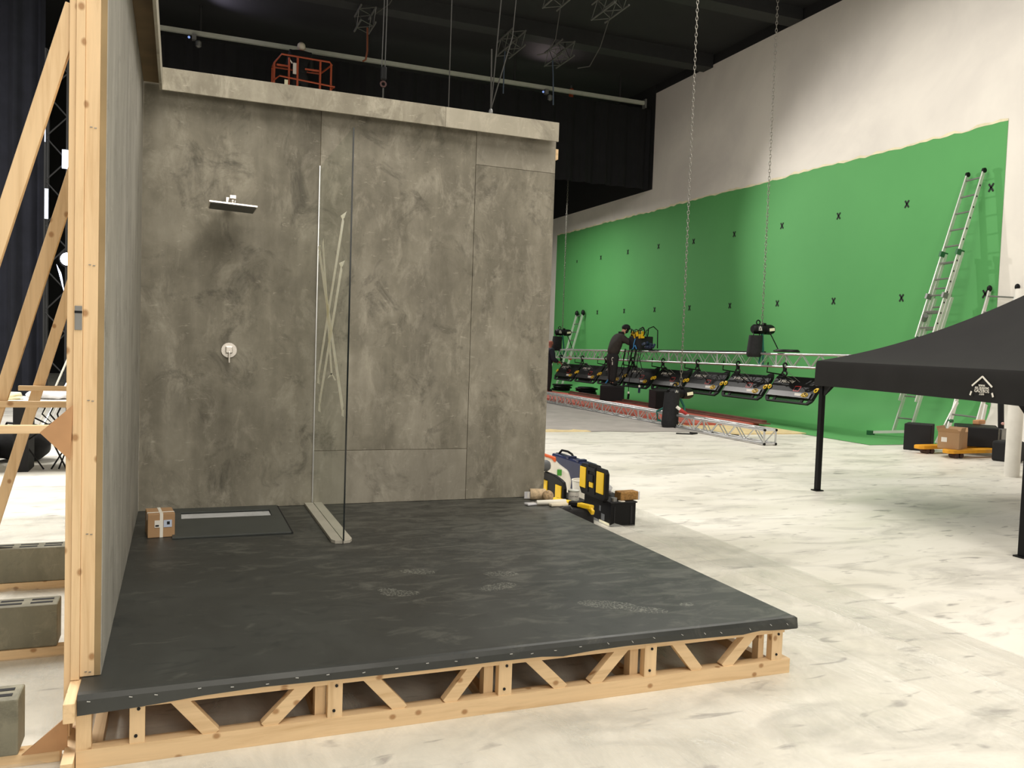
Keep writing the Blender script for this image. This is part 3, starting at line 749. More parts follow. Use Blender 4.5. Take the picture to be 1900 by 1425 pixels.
b.build('blue_connectors', M['blued'], q)
o = B().path([(11.12, 19.42, 1.74), (11.1, 19.45, 1.6), (11.12, 19.5, 1.46), (11.08, 19.5, 1.45), (11.1, 19.38, 1.56), (11.1, 19.3, 1.46)], .012, 6).build('blue_cord', M['bluec'], at=(11.1, 19.4, 1.5), smooth=True)
tag(o, 'thin bright blue cord tied around the black power box', 'cord')
o = B().path([(11.1, 20.4, 1.2), (11.0, 20.42, .9), (10.95, 20.5, .6), (10.9, 20.55, .5)], .02, 6).build('blue_cord', M['bluec'], at=(11, 20.4, .8), smooth=True)
tag(o, 'blue cord hanging behind the legs of the person on the crate', 'cord')
b = B(); random.seed(9)
for i in range(4):
    pts = []; y = 19.0
    while y > 14.4: pts.append((11.3+.06*math.sin(y*3+i)+i*.03-.05, y, tz(y)+.105+.012*(i % 2))); y -= .35
    b.path(pts, .014, 6)
b.torus((11.3, 13.7, tz(13.7)+.14), .17, .02, rz3(.3), 18, 6, 1.5); b.torus((11.33, 13.72, tz(13.7)+.16), .15, .02, rz3(.1), 18, 6, 1.6)
o = b.build('cable_bundle', M['blk'], at=(11.3, 16.5, 1.5), smooth=True); tag(o, 'black cables laid along the top of the hung truss', 'cables')
b = B()
for i in range(9):
    y = 19.9-.11*i; x = 11.1+random.uniform(-.04, .04)
    b.path([(x, y, 1.46), (x-.03, y+.02, 1.2), (x+random.uniform(-.1, .05), y+random.uniform(-.1, .2), .95), (x-.05, y+random.uniform(-.05, .2), .72)], .011, 5)
o = b.build('hanging_cables', M['blk'], at=(11.1, 19.5, 1.2), smooth=True); tag(o, 'tangle of black cables hanging down from the power box', 'cables')
for y, z, lab in ((19.86, .20, 'leftmost cable connector dangling below the truss beside the crate'), (19.55, .14, 'middle cable connector dangling below the truss beside the crate'), (19.0, .34, 'rightmost blue cable connector dangling below the truss beside the crate')):
    q = T('cable_connector', lab, 'connector', (11.05, y, z), 'dangling cable connectors')
    B().tube((11.05, y, z), (11.05, y-.02, z+.14), .03, 8).build('plug', M['blued'] if y < 19.5 else M['blk'], q)
    B().tube((11.05, y-.02, z+.14), (11.05, y, z+.19), .026, 8).build('collar', M['white'], q)
    B().path([(11.05, y, z+.19), (11.06, y, z+.5), (11.1, y, .8)], .010, 5).build('lead', M['blk'], q)

# ------------------------------------------------------------------ people
def skin_mesh(nodes, edges, root=0, sub=2):
    me = bpy.data.meshes.new('tmp'); me.from_pydata([n[0] for n in nodes], edges, [])
    o = bpy.data.objects.new('tmp', me); COL.objects.link(o)
    m = o.modifiers.new('s', 'SKIN'); sk = me.skin_vertices[0].data
    for i, n in enumerate(nodes):
        r = n[1]; sk[i].radius = r if isinstance(r, tuple) else (r, r); sk[i].use_root = (i == root)
    m.use_smooth_shade = True
    ss = o.modifiers.new('u', 'SUBSURF'); ss.levels = sub; ss.render_levels = sub
    bpy.context.view_layer.update()
    out = bpy.data.meshes.new_from_object(o.evaluated_get(bpy.context.evaluated_depsgraph_get()))
    vs = [v.co.copy() for v in out.vertices]; fs = [tuple(p.vertices) for p in out.polygons]
    bpy.data.objects.remove(o); return vs, fs
def person(lab, J, loc, cols, cap=None, mask=None, hair=None):
    """J: joint positions in world space. cols: (skin, top, trousers, boots) material keys"""
    V_ = {k: Vector(v) for k, v in J.items()}
    q = T('person', lab, 'person', loc)
    F = Vector(J['face']).normalized()
    hd = V_['head']
    up = (hd-V_['neck']).normalized()
    # body
    V_['hipL'] = V_['hipL'].lerp(V_['knL'], .25); V_['hipR'] = V_['hipR'].lerp(V_['knR'], .25)
    order = ['pelvis', 'waist', 'chest', 'neck', 'head0', 'head', 'headt', 'shL', 'elL', 'wrL', 'haL', 'shR', 'elR', 'wrR', 'haR', 'hipL', 'knL', 'anL', 'toL', 'hipR', 'knR', 'anR', 'toR']
    V_['head0'] = hd - up*.075 + F*.018; V_['headt'] = hd + up*.07
    V_['haL'] = V_['wrL'] + (V_['wrL']-V_['elL']).normalized()*.085; V_['haR'] = V_['wrR'] + (V_['wrR']-V_['elR']).normalized()*.085
    rad = dict(pelvis=.15, waist=.14, chest=.165, neck=.058, head0=.07, head=(.088, .1), headt=.075, shL=.068, elL=.045, wrL=.03, haL=.04, shR=.068, elR=.045, wrR=.03, haR=.04, hipL=.085, knL=.06, anL=.042, toL=.038, hipR=.085, knR=.06, anR=.042, toR=.038)
    E = [('pelvis', 'waist'), ('waist', 'chest'), ('chest', 'neck'), ('neck', 'head0'), ('head0', 'head'), ('head', 'headt'), ('chest', 'shL'), ('shL', 'elL'), ('elL', 'wrL'), ('wrL', 'haL'), ('chest', 'shR'), ('shR', 'elR'), ('elR', 'wrR'), ('wrR', 'haR'), ('pelvis', 'hipL'), ('hipL', 'knL'), ('knL', 'anL'), ('anL', 'toL'), ('pelvis', 'hipR'), ('hipR', 'knR'), ('knR', 'anR'), ('anR', 'toR')]
    ix = {k: i for i, k in enumerate(order)}
    slim = {k: (r if isinstance(r, tuple) else r*(.72 if k[:2] in ('pe', 'wa', 'ch', 'sh', 'el', 'hi', 'kn') else (.55 if k[:2] in ('an', 'to') else 1))) for k, r in rad.items()}
    vs, fs = skin_mesh([(V_[k], slim[k]) for k in order], [(ix[a], ix[c]) for a, c in E])
    b = B(); b.add(vs, fs)
    # fingers and thumb
    for s in ('L', 'R'):
        d = (V_['wr'+s]-V_['el'+s]).normalized(); side = d.cross(Vector((0, 0, 1))).normalized(); dn = side.cross(d)
        if dn.z > 0: dn = -dn
        for k, ln in enumerate((.062, .075, .07, .055)):
            o0 = V_['ha'+s] + side*(-.03+.02*k) + d*.02
            p = [(o0, .0095), (o0+d*ln*.5+dn*.008, .009), (o0+d*ln*.8+dn*.03, .008), (o0+d*ln*.9+dn*.052, .007)]
            b.add(*skin_mesh(p, [(0, 1), (1, 2), (2, 3)], sub=1))
        sg = side*(-1 if s == 'R' else 1)
        o0 = V_['wr'+s] + d*.045 + sg*.028
        b.add(*skin_mesh([(o0, .011), (o0+d*.03+sg*.022, .010), (o0+d*.06+sg*.026+dn*.012, .008)], [(0, 1), (1, 2)], sub=1))
    # nose and ears
    sd = up.cross(F).normalized()
    b.ball(hd+F*.112-up*.02, .018, 8, 6); 
    for s in (1, -1): b.ball(hd+sd*.09*s-up*.015, .024, 8, 6, (.5, .5, 1.1))
    b.build('body', M[cols[0]], q, smooth=True)
    fce = B()
    for s in (1, -1): fce.ball(hd+F*.098+sd*.034*s+up*.01, .011, 8, 6)
    fce.build('eyes', M['blk'], q, smooth=True)
    B().obox(hd+F*.094-up*.062, (.02, .045, .008), Matrix((F, sd, up)).transposed()).build('mouth', M['red'] if not mask else M['blk'], q)
    # garments: the same skeleton, looser
    def garment(name, keys, edges, grow, mat, extra=None):
        nodes = [(extra.get(k, V_[k]) if extra else V_[k], (rad[k][0] if isinstance(rad[k], tuple) else rad[k])+grow) for k in keys]
        id_ = {k: i for i, k in enumerate(keys)}
        v, f = skin_mesh(nodes, [(id_[a], id_[c]) for a, c in edges])
        return B().add(v, f).build(name, M[mat], q, smooth=True)
    ex = {'pelvis': V_['pelvis']-(V_['waist']-V_['pelvis'])*.35, 'neck': V_['chest']+(V_['neck']-V_['chest'])*.75,
          'wrL': V_['elL']+(V_['wrL']-V_['elL'])*.95, 'wrR': V_['elR']+(V_['wrR']-V_['elR'])*.95}
    garment('jacket', ['pelvis', 'waist', 'chest', 'neck', 'shL', 'elL', 'wrL', 'shR', 'elR', 'wrR'], [('pelvis', 'waist'), ('waist', 'chest'), ('chest', 'neck'), ('chest', 'shL'), ('shL', 'elL'), ('elL', 'wrL'), ('chest', 'shR'), ('shR', 'elR'), ('elR', 'wrR')], .034, cols[1], ex)
    V_['belt'] = V_['pelvis']+(V_['waist']-V_['pelvis'])*.6; rad['belt'] = .135
    tx = {'hipL': V_['hipL'].lerp(V_['knL'], .08), 'hipR': V_['hipR'].lerp(V_['knR'], .08)}
    garment('trousers', ['belt', 'pelvis', 'hipL', 'knL', 'anL', 'hipR', 'knR', 'anR'], [('belt', 'pelvis'), ('pelvis', 'hipL'), ('hipL', 'knL'), ('knL', 'anL'), ('pelvis', 'hipR'), ('hipR', 'knR'), ('knR', 'anR')], .036, cols[2], tx)
    for s in ('L', 'R'):
        garment('boot', ['an'+s, 'to'+s], [('an'+s, 'to'+s)], .03, cols[3])
    if hair: B().ball(hd+up*.022-F*.012, .106, 16, 10, (.95, .95, 1)).build('hair', M[hair], q, smooth=True)
    if cap:
        c_ = B(); P = []
        c_.ball(hd+up*.045, .118, 18, 10, (1, 1, .78)); 
        c_.prism([hd+up*.035+F*.08+sd*.08, hd+up*.03+F*.17+sd*.06, hd+up*.025+F*.20, hd+up*.03+F*.17-sd*.06, hd+up*.035+F*.08-sd*.08], up*.012)
        c_.build('cap', M[cap], q, smooth=True)
    if mask:
        B().ball(hd+F*.045-up*.055, .085, 14, 8, (.9, .9, .75)).build('face_mask', M[mask], q, smooth=True)
        B().lathe(V_['neck']-up*.05, [(.075, 0), (.085, .04), (.08, .1)], 16).build('neck_gaiter', M[mask], q, smooth=True)
    return q
mx, my = 10.80, 20.08
pm = person('person in black cap and dark fleece standing on a black crate at the truss', dict(
    face=(1, -.1, -.22), pelvis=(mx+.02, my, 1.30), waist=(mx+.06, my, 1.46), chest=(mx+.17, my, 1.69), neck=(mx+.29, my, 1.86), head=(mx+.37, my-.01, 1.99),
    shL=(mx+.2, my+.19, 1.75), elL=(mx+.43, my+.16, 1.66), wrL=(mx+.62, my+.02, 1.72), shR=(mx+.2, my-.19, 1.75), elR=(mx+.40, my-.26, 1.60), wrR=(mx+.66, my-.24, 1.68),
    hipL=(mx+.02, my+.1, 1.24), knL=(mx+.07, my+.13, .86), anL=(mx+.07, my+.15, .54), toL=(mx+.21, my+.16, .53),
    hipR=(mx+.02, my-.1, 1.24), knR=(mx+.02, my-.12, .86), anR=(mx-.02, my-.14, .54), toR=(mx+.13, my-.15, .53)), (mx, my, .46), ('skin', 'jacket', 'trouser', 'blk_m'), cap='blk_m', mask='blk_m')
b = B(); b.torus((mx-.06, my-.17, 1.17), .03, .006, rx3(PI/2), 10, 5, 1.6); b.box(mx-.075, mx-.055, my-.18, my-.165, 1.02, 1.1)
b.build('belt_carabiner', M['white'], pm)
sx_, sy_ = 10.62, 23.9
person('person in dark jacket half hidden behind the concrete wall edge', dict(
    face=(1, .3, -.1), pelvis=(sx_, sy_, .90), waist=(sx_+.01, sy_, 1.06), chest=(sx_+.03, sy_, 1.27), neck=(sx_+.05, sy_, 1.43), head=(sx_+.08, sy_, 1.56),
    shL=(sx_+.03, sy_+.19, 1.33), elL=(sx_+.1, sy_+.25, 1.05), wrL=(sx_+.3, sy_+.2, .98), shR=(sx_+.05, sy_-.19, 1.33), elR=(sx_+.08, sy_-.26, 1.05), wrR=(sx_+.28, sy_-.2, .98),
    hipL=(sx_, sy_+.1, .85), knL=(sx_+.02, sy_+.11, .47), anL=(sx_-.01, sy_+.12, .085), toL=(sx_+.13, sy_+.14, .07),
    hipR=(sx_, sy_-.1, .85), knR=(sx_+.02, sy_-.11, .47), anR=(sx_-.01, sy_-.12, .085), toR=(sx_+.13, sy_-.14, .07)), (sx_, sy_, 0), ('skin_r', 'jacket_n', 'trouser', 'blk_m'))
cx_, cy_, cz_ = 2.68, 21.62, 7.0
person('grey-haired person in black standing in the orange lift basket', dict(
    face=(.25, 1, .1), pelvis=(cx_, cy_, cz_+.92), waist=(cx_+.0, cy_+.02, cz_+1.08), chest=(cx_+.01, cy_+.05, cz_+1.36), neck=(cx_+.02, cy_+.07, cz_+1.47), head=(cx_+.03, cy_+.08, cz_+1.6),
    shL=(cx_-.21, cy_+.05, cz_+1.44), elL=(cx_-.26, cy_+.2, cz_+1.12), wrL=(cx_-.15, cy_+.36, cz_+1.24), shR=(cx_+.23, cy_+.05, cz_+1.43), elR=(cx_+.3, cy_+.22, cz_+1.12), wrR=(cx_+.2, cy_+.38, cz_+1.24),
    hipL=(cx_-.1, cy_, cz_+.87), knL=(cx_-.11, cy_+.02, cz_+.48), anL=(cx_-.12, cy_, cz_+.08), toL=(cx_-.13, cy_+.13, cz_+.07),
    hipR=(cx_+.1, cy_, cz_+.87), knR=(cx_+.11, cy_+.02, cz_+.48), anR=(cx_+.12, cy_, cz_+.08), toR=(cx_+.13, cy_+.13, cz_+.07)), (cx_, cy_, cz_), ('skin', 'jacket_k', 'trouser', 'blk_m'), hair='hair_g')

# lift basket on a mast that stands behind the set wall
q = T('aerial_lift', 'orange lift basket raised behind the top of the concrete wall', 'lift', (2.7, 21.6, 0))
b = B(); r_ = .022
xa, xb, ya, yb = 2.06, 3.42, 21.28, 22.0
top = 8.22
b.path([(xa, ya+.25, top-.13), (xa+.14, ya, top+.02), (xb-.08, ya, top), (xb, ya+.14, top-.02), (xb-.2, yb, top-.1)], r_, 8)
b.tube((xa, ya+.25, top-.13), (xa, yb, top-.1), r_).tube((xa, yb, top-.1), (xb-.2, yb, top-.1), r_)
b.build('top_rail', M['orange'], q, smooth=True)
B().path([(xa, ya+.2, top-.55), (xa+.1, ya, top-.50), (xb+.06, ya, top-.58), (xb+.02, ya+.15, top-.58), (xb, yb, top-.58), (xa, yb, top-.58), (xa, ya+.2, top-.55)], .02, 8).build('mid_rail', M['orange'], q, smooth=True)
for x, y in ((xa+.0, ya+.25), (xa+.52, ya), (xb-.30, ya), (xb-.02, ya+.12), (xb-.2, yb), (xa, yb), (xa+.33, ya+.1)):
    B().tube((x, y, 7.0), (x, y, top-.01 if x > xa+.1 else top-.13), .026).build('post', M['orange'], q)
B().box(xa+.05, xa+.36, ya+.2, ya+.24, top-.2, top-.16).box(xb-.65, xb-.3, ya+.1, ya+.13, top-.24, top-.2).build('cross_bar', M['orange'], q)
B().box(xa+.42, xa+.54, ya+.06, ya+.12, top-.38, top-.12).build('control_tag', M['white_m'], q, bevel=.01)
B().obox((xa+.36, ya+.1, top-.08), (.13, .03, .025), ry3(.85)).build('white_handle', M['white_m'], q)
B().box(xa+.22, xa+.30, ya+.0, ya+.03, top-.72, top-.57).build('document_holder', M['tape'], q)
B().box(xa-.02, xb+.03, ya-.03, yb+.03, 6.94, 7.0).build('platform_floor', M['orange'], q)
B().box(2.5, 2.9, 21.45, 21.85, .5, 3.6).build('mast', M['orange'], q); B().box(2.57, 2.83, 21.52, 21.78, 3.6, 6.94).build('mast', M['steel'], q)
B().box(1.9, 3.5, 21.0, 22.3, .18, .62).build('chassis', M['orange'], q, bevel=.03)
for x in (2.1, 3.3):
    for y in (21.0, 22.3): B().lathe((x, y-.09, .22), [(.0, 0), (.2, 0), (.22, .03), (.22, .15), (.2, .18), (0, .18)], 18, rx3(-PI/2)).build('wheel', M['blk'], q, smooth=True)

# ------------------------------------------------------------------ crates, boards, dust sheet, cable coils by the screen
q = T('apple_crate', 'black open crate under the boots of the person at the truss', 'crate', (10.82, 20.1, 0))
R = rz3(-.5)
def crate(q, c, w, d, h, rot, hole=True):
    R = rz3(rot); t = .03; c = Vector(c); b = B()
    b.obox(c+Vector((0, 0, t/2+.002)), (w, d, t), R); b.obox(c+Vector((0, 0, h-t/2)), (w, d, t), R)
    b.obox(c+R@Vector((0, d/2-t/2, h/2)), (w, t, h-2*t), R); b.obox(c+R@Vector((w/2-t/2, 0, h/2)), (t, d-2*t, h-2*t), R)
    b.obox(c+R@Vector((-w/2+t/2, 0, h/2)), (t, d-2*t, h-2*t), R)
    b.build('shell', M['blk_m'], q)
    B().obox(c+R@Vector((0, -d/2+t/2, h/2)), (w, t, h-2*t), R).build('side', M['blk'], q, bevel=.003)
    for s in (-1, 1): B().obox(c+R@Vector((s*(w/2+.001), 0, h*.62)), (.004, .12, .05), R).build('hand_hole', M['blk_m'], q)
crate(q, (10.86, 20.08, 0), .62, .62, .462, -.55)
q = T('apple_crate', 'black crate standing behind the bag of the floor hoist', 'crate', (10.88, 17.55, 0)); crate(q, (10.88, 17.55, 0), .55, .5, .5, -.2)
P = []
random.seed(21)
for i in range(41):
    row = []
    for j in range(31):
        u, v = i/40, j/30
        x0_ = 5.75+.9*math.sin(v*2.2)*.2; x = x0_+(8.68-x0_)*u; y = 13.35+7.5*v+(-.35*u if v < .2 else 0)*(1-v*5 if v < .2 else 0)+.05*math.sin(u*17)
        z = .006+min(1, v*6)*(.010+.012*abs(math.sin(u*9+v*5)))+.012*abs(math.sin(u*23+3*v))*min(1, v*12)*(1 if v < .3 else .4)
        row.append((x, y, z))
    P.append(row)
o = B().grid(P).build('dust_sheet', M['cloth_g'], smooth=True); tag(o, 'crumpled grey cloth spread on the floor beside the floor truss', 'dust sheet')
o = B().box(5.75, 6.75, 13.2, 13.95, .001, .011).build('plywood_sheet', plain('pale_plywood', (226, 204, 156), .7), at=(6.2, 13.6, 0)); tag(o, 'pale plywood sheet under the near edge of the grey cloth', 'board')
o = B().box(9.15, 10.9, 12.55, 14.6, .001, .022).build('plywood_sheet', MC['pale_plywood'], at=(10, 13.5, 0)); tag(o, 'pale plywood sheet on the floor behind the end of the floor truss', 'board')
q = B().box(9.25, 10.95, 14.0, 24.5, .003, .06).build('foam_board', M['redb'], at=(10, 19, 0)); tag(q, 'long red board lying on the floor between the two trusses', 'board')
q = B().obox((11.0, 18.4, .10), (.12, 9.0, .05), rz3(.0)).obox((10.9, 18.2, .073), (.2, 9.0, .022)).build('timber_batten', plain('brown_batten', (104, 64, 52), .7, var=.25), at=(11, 18, 0)); tag(q, 'long brown batten along the edge of the red board', 'batten')
for c, n_, lab in (((11.75, 25.2, .0), 7, 'coil of black cable on the floor near the concrete wall edge'), ((11.35, 22.6, .0), 9, 'larger coil of black cable on the floor left of the crate')):
    b = B()
    for i in range(n_): b.torus((c[0]+random.uniform(-.04, .04), c[1]+random.uniform(-.05, .05), .03+.028*i), .2+random.uniform(-.05, .05), .026, rz3(random.uniform(0, 3)), 20, 6, 1.25)
    o = b.build('cable_coil', M['blk'], at=c, smooth=True); tag(o, lab, 'cable', 'black cable coils on the floor')
for pts, lab in (([(8.2, 12.75, .012), (8.45, 12.62, .012), (8.62, 12.72, .012), (8.55, 12.85, .012)], 'short curled black strap on the floor below the hoist bag'), ([(8.95, 12.75, .02), (9.06, 12.5, .02), (9.2, 12.3, .02)], 'short black cable end on the floor beside the floor truss')):
    o = B().path(pts, .012, 6).build('cable_end', M['blk'], at=pts[0], smooth=True); tag(o, lab, 'cable')

# ------------------------------------------------------------------ ladders
def ladder_sec(q, L0, L1, R0, R1, t0, t1, off, nr, rw=.07, rd=.025, mt='alu_m', rungs=True, foot=None):
    """one ladder section between parameters t0..t1 of the rail lines, pushed off along 'off'"""
    L0, L1, R0, R1, off = [Vector(v) for v in (L0, L1, R0, R1, off)]
    la, lb = L0.lerp(L1, t0)+off, L0.lerp(L1, t1)+off; ra, rb = R0.lerp(R1, t0)+off, R0.lerp(R1, t1)+off
    sd = (ra-la).normalized()
    for a, c in ((la, lb), (ra, rb)):
        rail = B().bar(a, c, rw, rd, sd).build('rail', M[mt], q, bevel=.003)
    for i in range(nr):
        t = (i+.6)/nr
        B().tube(la.lerp(lb, t), ra.lerp(rb, t), .016, 6).build('rung', M['rung'], q)
    return la, lb, ra, rb
q = T('extension_ladder', 'tall aluminium extension ladder leaning on the right end of the green screen', 'ladder', (12.7, 12.1, 0))
LL = ((12.65, 12.32, .1), (13.46, 11.56, 4.88)); RR = ((12.65, 11.93, .1), (13.46, 11.22, 4.9))
ladder_sec(q, LL[0], LL[1], RR[0], RR[1], .37, 1, (-.02, 0, .003), 10)
ladder_sec(q, LL[0], LL[1], RR[0], RR[1], .12, .70, (.05, -.01, -.01), 6)
ladder_sec(q, LL[0], LL[1], RR[0], RR[1], 0, .53, (.12, -.02, -.02), 6)
L0, L1, R0, R1 = Vector(LL[0]), Vector(LL[1]), Vector(RR[0]), Vector(RR[1])
ax = (L1-L0).normalized()
for p, q2 in ((L0, L1), (R0, R1)):
    B().bar(p.lerp(q2, .685), p.lerp(q2, .705), .17, .045, (R0-L0)).build('rail_bracket', M['green_d'], q)
    B().bar(p.lerp(q2, .52), p.lerp(q2, .54), .2, .045, (R0-L0)).build('rail_bracket', M['steel'], q)
    B().tube(q2+Vector((-.02, .02, 0)), q2+Vector((-.02, -.02, 0)), .045, 12).build('end_cap', M['blk'], q)
    B().bar(p.lerp(q2, .365), p.lerp(q2, .375), .075, .03, (R0-L0)).build('rail_foot', M['green_d'], q)
B().bar((12.2, 12.26, .06), (12.8, 11.65, .14), .05, .05, (0, 0, 1)).build('stabiliser_bar', M['alu_m'], q)
B().obox((12.18, 12.28, .045), (.1, .1, .085)).obox((12.8, 11.62, .06), (.1, .1, .11)).build('stabiliser_foot', M['green_d'], q)
B().tube((13.02, 11.97, 2.2), (12.98, 11.9, 2.28), .05, 12).build('rope_pulley', M['steel'], q)
b = B()
for i in range(14):
    t = .40+.6*(i+.6)/15
    p = R0.lerp(R1, t); b.obox(p+Vector((-.02, -.014, 0)), (.022, .006, .03))
b.build('rung_rivets', M['blk'], q)
q = T('step_ladder', 'aluminium ladder leaning on the white wall at the right edge behind the gazebo', 'ladder', (12.4, 10.5, 0))
ladder_sec(q, (12.36, 10.74, .02), (13.48, 10.99, 2.75), (12.36, 10.22, .02), (13.48, 10.45, 2.70), .36, 1, (0, 0, 0), 6)
ladder_sec(q, (12.36, 10.74, .02), (13.48, 10.99, 2.75), (12.36, 10.22, .02), (13.48, 10.45, 2.70), 0, .45, (-.05, 0, .02), 4, rw=.08)
for y in (10.99, 10.45): B().ball((13.47, y, 2.77), .06, 10, 8, (.8, .7, 1)).build('end_cap', M['blk'], q)
for y, s in ((10.74, 1), (10.22, -1)):
    B().bar((12.28, y+s*.14, .02), (12.58, y+s*.02, .75), .06, .025, (0, 1, 0)).build('side_leg', M['alu_m'], q)
    B().tube((12.45, y+s*.06, .42), (12.45, y-s*.02, .42), .03, 10).build('hinge', M['green_d'], q)
q = T('step_ladder', 'short aluminium ladder leaning on the left end of the green screen', 'ladder', (12.6, 27.2, 0))
ladder_sec(q, (12.5, 27.3, .02), (13.44, 27.75, 2.68), (12.5, 26.85, .02), (13.44, 27.25, 2.70), 0, 1, (0, 0, 0), 9, rw=.07)
for y, z in ((27.75, 2.66), (27.25, 2.68)): B().ball((13.43, y, z), .1, 10, 8, (.7, .7, 1.1)).build('end_cap', M['blk'], q)
for t in (0,): B().tube((12.87, 27.05, 1.05), (12.87, 26.98, 1.05), .07, 10).build('side_joint', M['red'], q)
# ================================================================== RIGHT SIDE CLUTTER
def boxthing(name, lab, cat, c, size, rot, mat, bev=.012, edge=None):
    q = T(name, lab, cat, c)
    R = rz3(rot); cc = Vector(c)+Vector((0, 0, size[2]/2+.001))
    B().obox(cc, size, R).build('case', M[mat], q, bevel=bev)
    if edge:
        b = B()
        for i in (-1, 1):
            for j in (-1, 1): b.obox(cc+R@Vector((i*(size[0]/2-.006), j*(size[1]/2-.006), 0)), (.022, .022, size[2]*.97), R)
        b.build('corner_edging', M[edge], q, bevel=.006)
    return q, R, cc
worn = plain('worn_edge', (92, 90, 80), .7, var=.3, vs=30); M['worn'] = worn
boxthing('equipment_case', 'upright black case standing in front of the extension ladder foot', 'case', (11.22, 10.28, 0), (.40, .40, .425), .62, 'blk_m')
# pallet truck
q = T('pallet_truck', 'yellow pallet truck carrying a cardboard box and a black crate', 'pallet truck', (11.3, 9.6, 0))
for y in (9.33, 9.86):
    f_ = B().prism([(10.72, y-.05, .075), (10.79, y-.09, .075), (11.95, y-.09, .075), (11.95, y+.09, .075), (10.79, y+.09, .075), (10.72, y+.05, .075)], (0, 0, .06)).build('fork', M['yel2'], q, bevel=.012)
    b = B()
    for x in (10.90, 11.0): b.lathe((x, y-.06, .042), [(0, 0), (.04, 0), (.04, .12), (0, .12)], 14, rx3(-PI/2))
    b.build('roller', plain('brown_roller', (70, 46, 40), .5), f_, smooth=True)
B().box(11.95, 12.1, 9.22, 9.97, .07, .19).build('frame', M['yel2'], q, bevel=.02)
B().lathe((12.16, 9.5, .09), [(0, 0), (.09, 0), (.09, .12), (0, .12)], 16, rx3(-PI/2)).build('steering_wheel', M['blk'], q, smooth=True)
B().box(12.09, 12.23, 9.49, 9.62, .19, .42).build('hydraulic_pump', M['steel'], q, bevel=.01)
B().tube((12.16, 9.56, .36), (12.06, 9.54, 1.15), .045, 10).build('handle', M['blk_m'], q)
B().torus((12.06, 9.54, 1.24), .1, .02, rx3(PI/2) @ rz3(0), 16, 6).build('handle_grip', M['blk'], q)
B().ball((12.11, 9.50, .50), .025, 8, 6).build('pink_tag', M['pinkish'], q)
# cardboard box with open flaps
q = T('cardboard_box', 'open cardboard box with flared flaps on the pallet truck', 'box', (11.0, 9.45, .137), rz=.42)
b = B(); w, d, h, t = .40, .30, .25, .008
b.box(-w/2, w/2, -d/2, d/2, .001, .01); b.box(-w/2, w/2, -d/2, -d/2+t, .01, h); b.box(-w/2, w/2, d/2-t, d/2, .01, h); b.box(-w/2, -w/2+t, -d/2+t, d/2-t, .01, h); b.box(w/2-t, w/2, -d/2+t, d/2-t, .01, h)
b.build('carton', M['card'], q, local=True)
def flap(x0, x1, y, s):
    B().prism([(x0, y, h), (x1, y, h), (x1-.02, y+s*.035, h+.075), (x0+.02, y+s*.035, h+.075)], (0, s*.005, .0)).build('flap', M['card'], q, local=True)
flap(-w/2, .05, -d/2, -.6); flap(-w/2, w/2, d/2, 1)
for s in (-1, 1): B().prism([(s*w/2, -d/2, h), (s*w/2, d/2, h), (s*(w/2+.055), d/2-.02, h+.06), (s*(w/2+.055), -d/2+.02, h+.06)], (s*.005, 0, 0)).build('flap', M['card'], q, local=True)
B().box(-w/2-.002, -w/2, .02, .10, .1, .17).build('white_label', M['paper'], q, local=True)
q, R, cc = boxthing('equipment_crate', 'large black crate with worn edges on the pallet truck', 'crate', (11.88, 9.78, .137), (.78, .60, .30), .74, 'blk_m', edge='worn')
B().obox(cc+R@Vector((.05, -.302, .07)), (.16, .006, .035), R).build('hand_hole', M['blk'], q, bevel=.002)
B().obox(cc+Vector((0, 0, .151)), (.66, .54, .004), R).build('top_board', M['blk'], q)
q, R, cc = boxthing('wooden_block', 'tan wooden block on the back of the black crate', 'block', (12.18, 9.98, .443), (.26, .1, .07), .3, 'handle_t')
q, R, cc = boxthing('equipment_case', 'low black case on the floor left of the white post', 'case', (11.52, 8.92, 0), (.36, .34, .30), .35, 'blk_m', bev=.03)
q, R, cc = boxthing('equipment_case', 'low black case on the floor right of the white post', 'case', (11.62, 8.42, 0), (.40, .36, .29), .2, 'blk_m', bev=.03)
q = T('white_post', 'tall thick white round post standing behind the gazebo', 'post', (10.07, 7.72, 0))
B().lathe((10.06, 7.72, .001), [(.0, 0), (.09, 0), (.09, 2.42), (.0, 2.42)], 32).build('shaft', M['white_m'], q, smooth=True)

# ------------------------------------------------------------------ gazebo
A = Vector((6.53, 7.33)); Bq = Vector((6.01, 4.48)); ed = (A-Bq); W = ed.length; e1 = ed/W; e2 = Vector((e1.y, -e1.x))
GZ = T('gazebo', 'black pop-up gazebo with a white printed logo on its valance', 'gazebo', ((A.x+Bq.x)/2+e2.x*W/2, (A.y+Bq.y)/2+e2.y*W/2, 0))
ctr = Vector((GZ.location.x, GZ.location.y))
cor = [Bq, A, A+e2*W, Bq+e2*W]
o_ = .03
corO = [ctr+(c-ctr)*(1+2*o_/W*1.2) for c in cor]
b = B(); N = 16
def gz(t): return 1.425+.40*t+.42*t*t
for f in range(4):
    p, r2 = corO[f], corO[(f+1) % 4]; P = []
    for i in range(N+1):
        t = i/N; row = []
        for j in range(N+1):
            u = j/N; q2 = p.lerp(r2, u).lerp(ctr, t); sag = .10*math.sin(PI*u)*math.sin(PI*min(1, t*1.15+.0))*(1-t)
            row.append((q2.x, q2.y, gz(t)-sag*.9))
        P.append(row)
    b.grid(P)
cn = b.build('canopy', M['can'], GZ, smooth=True)
b = B()
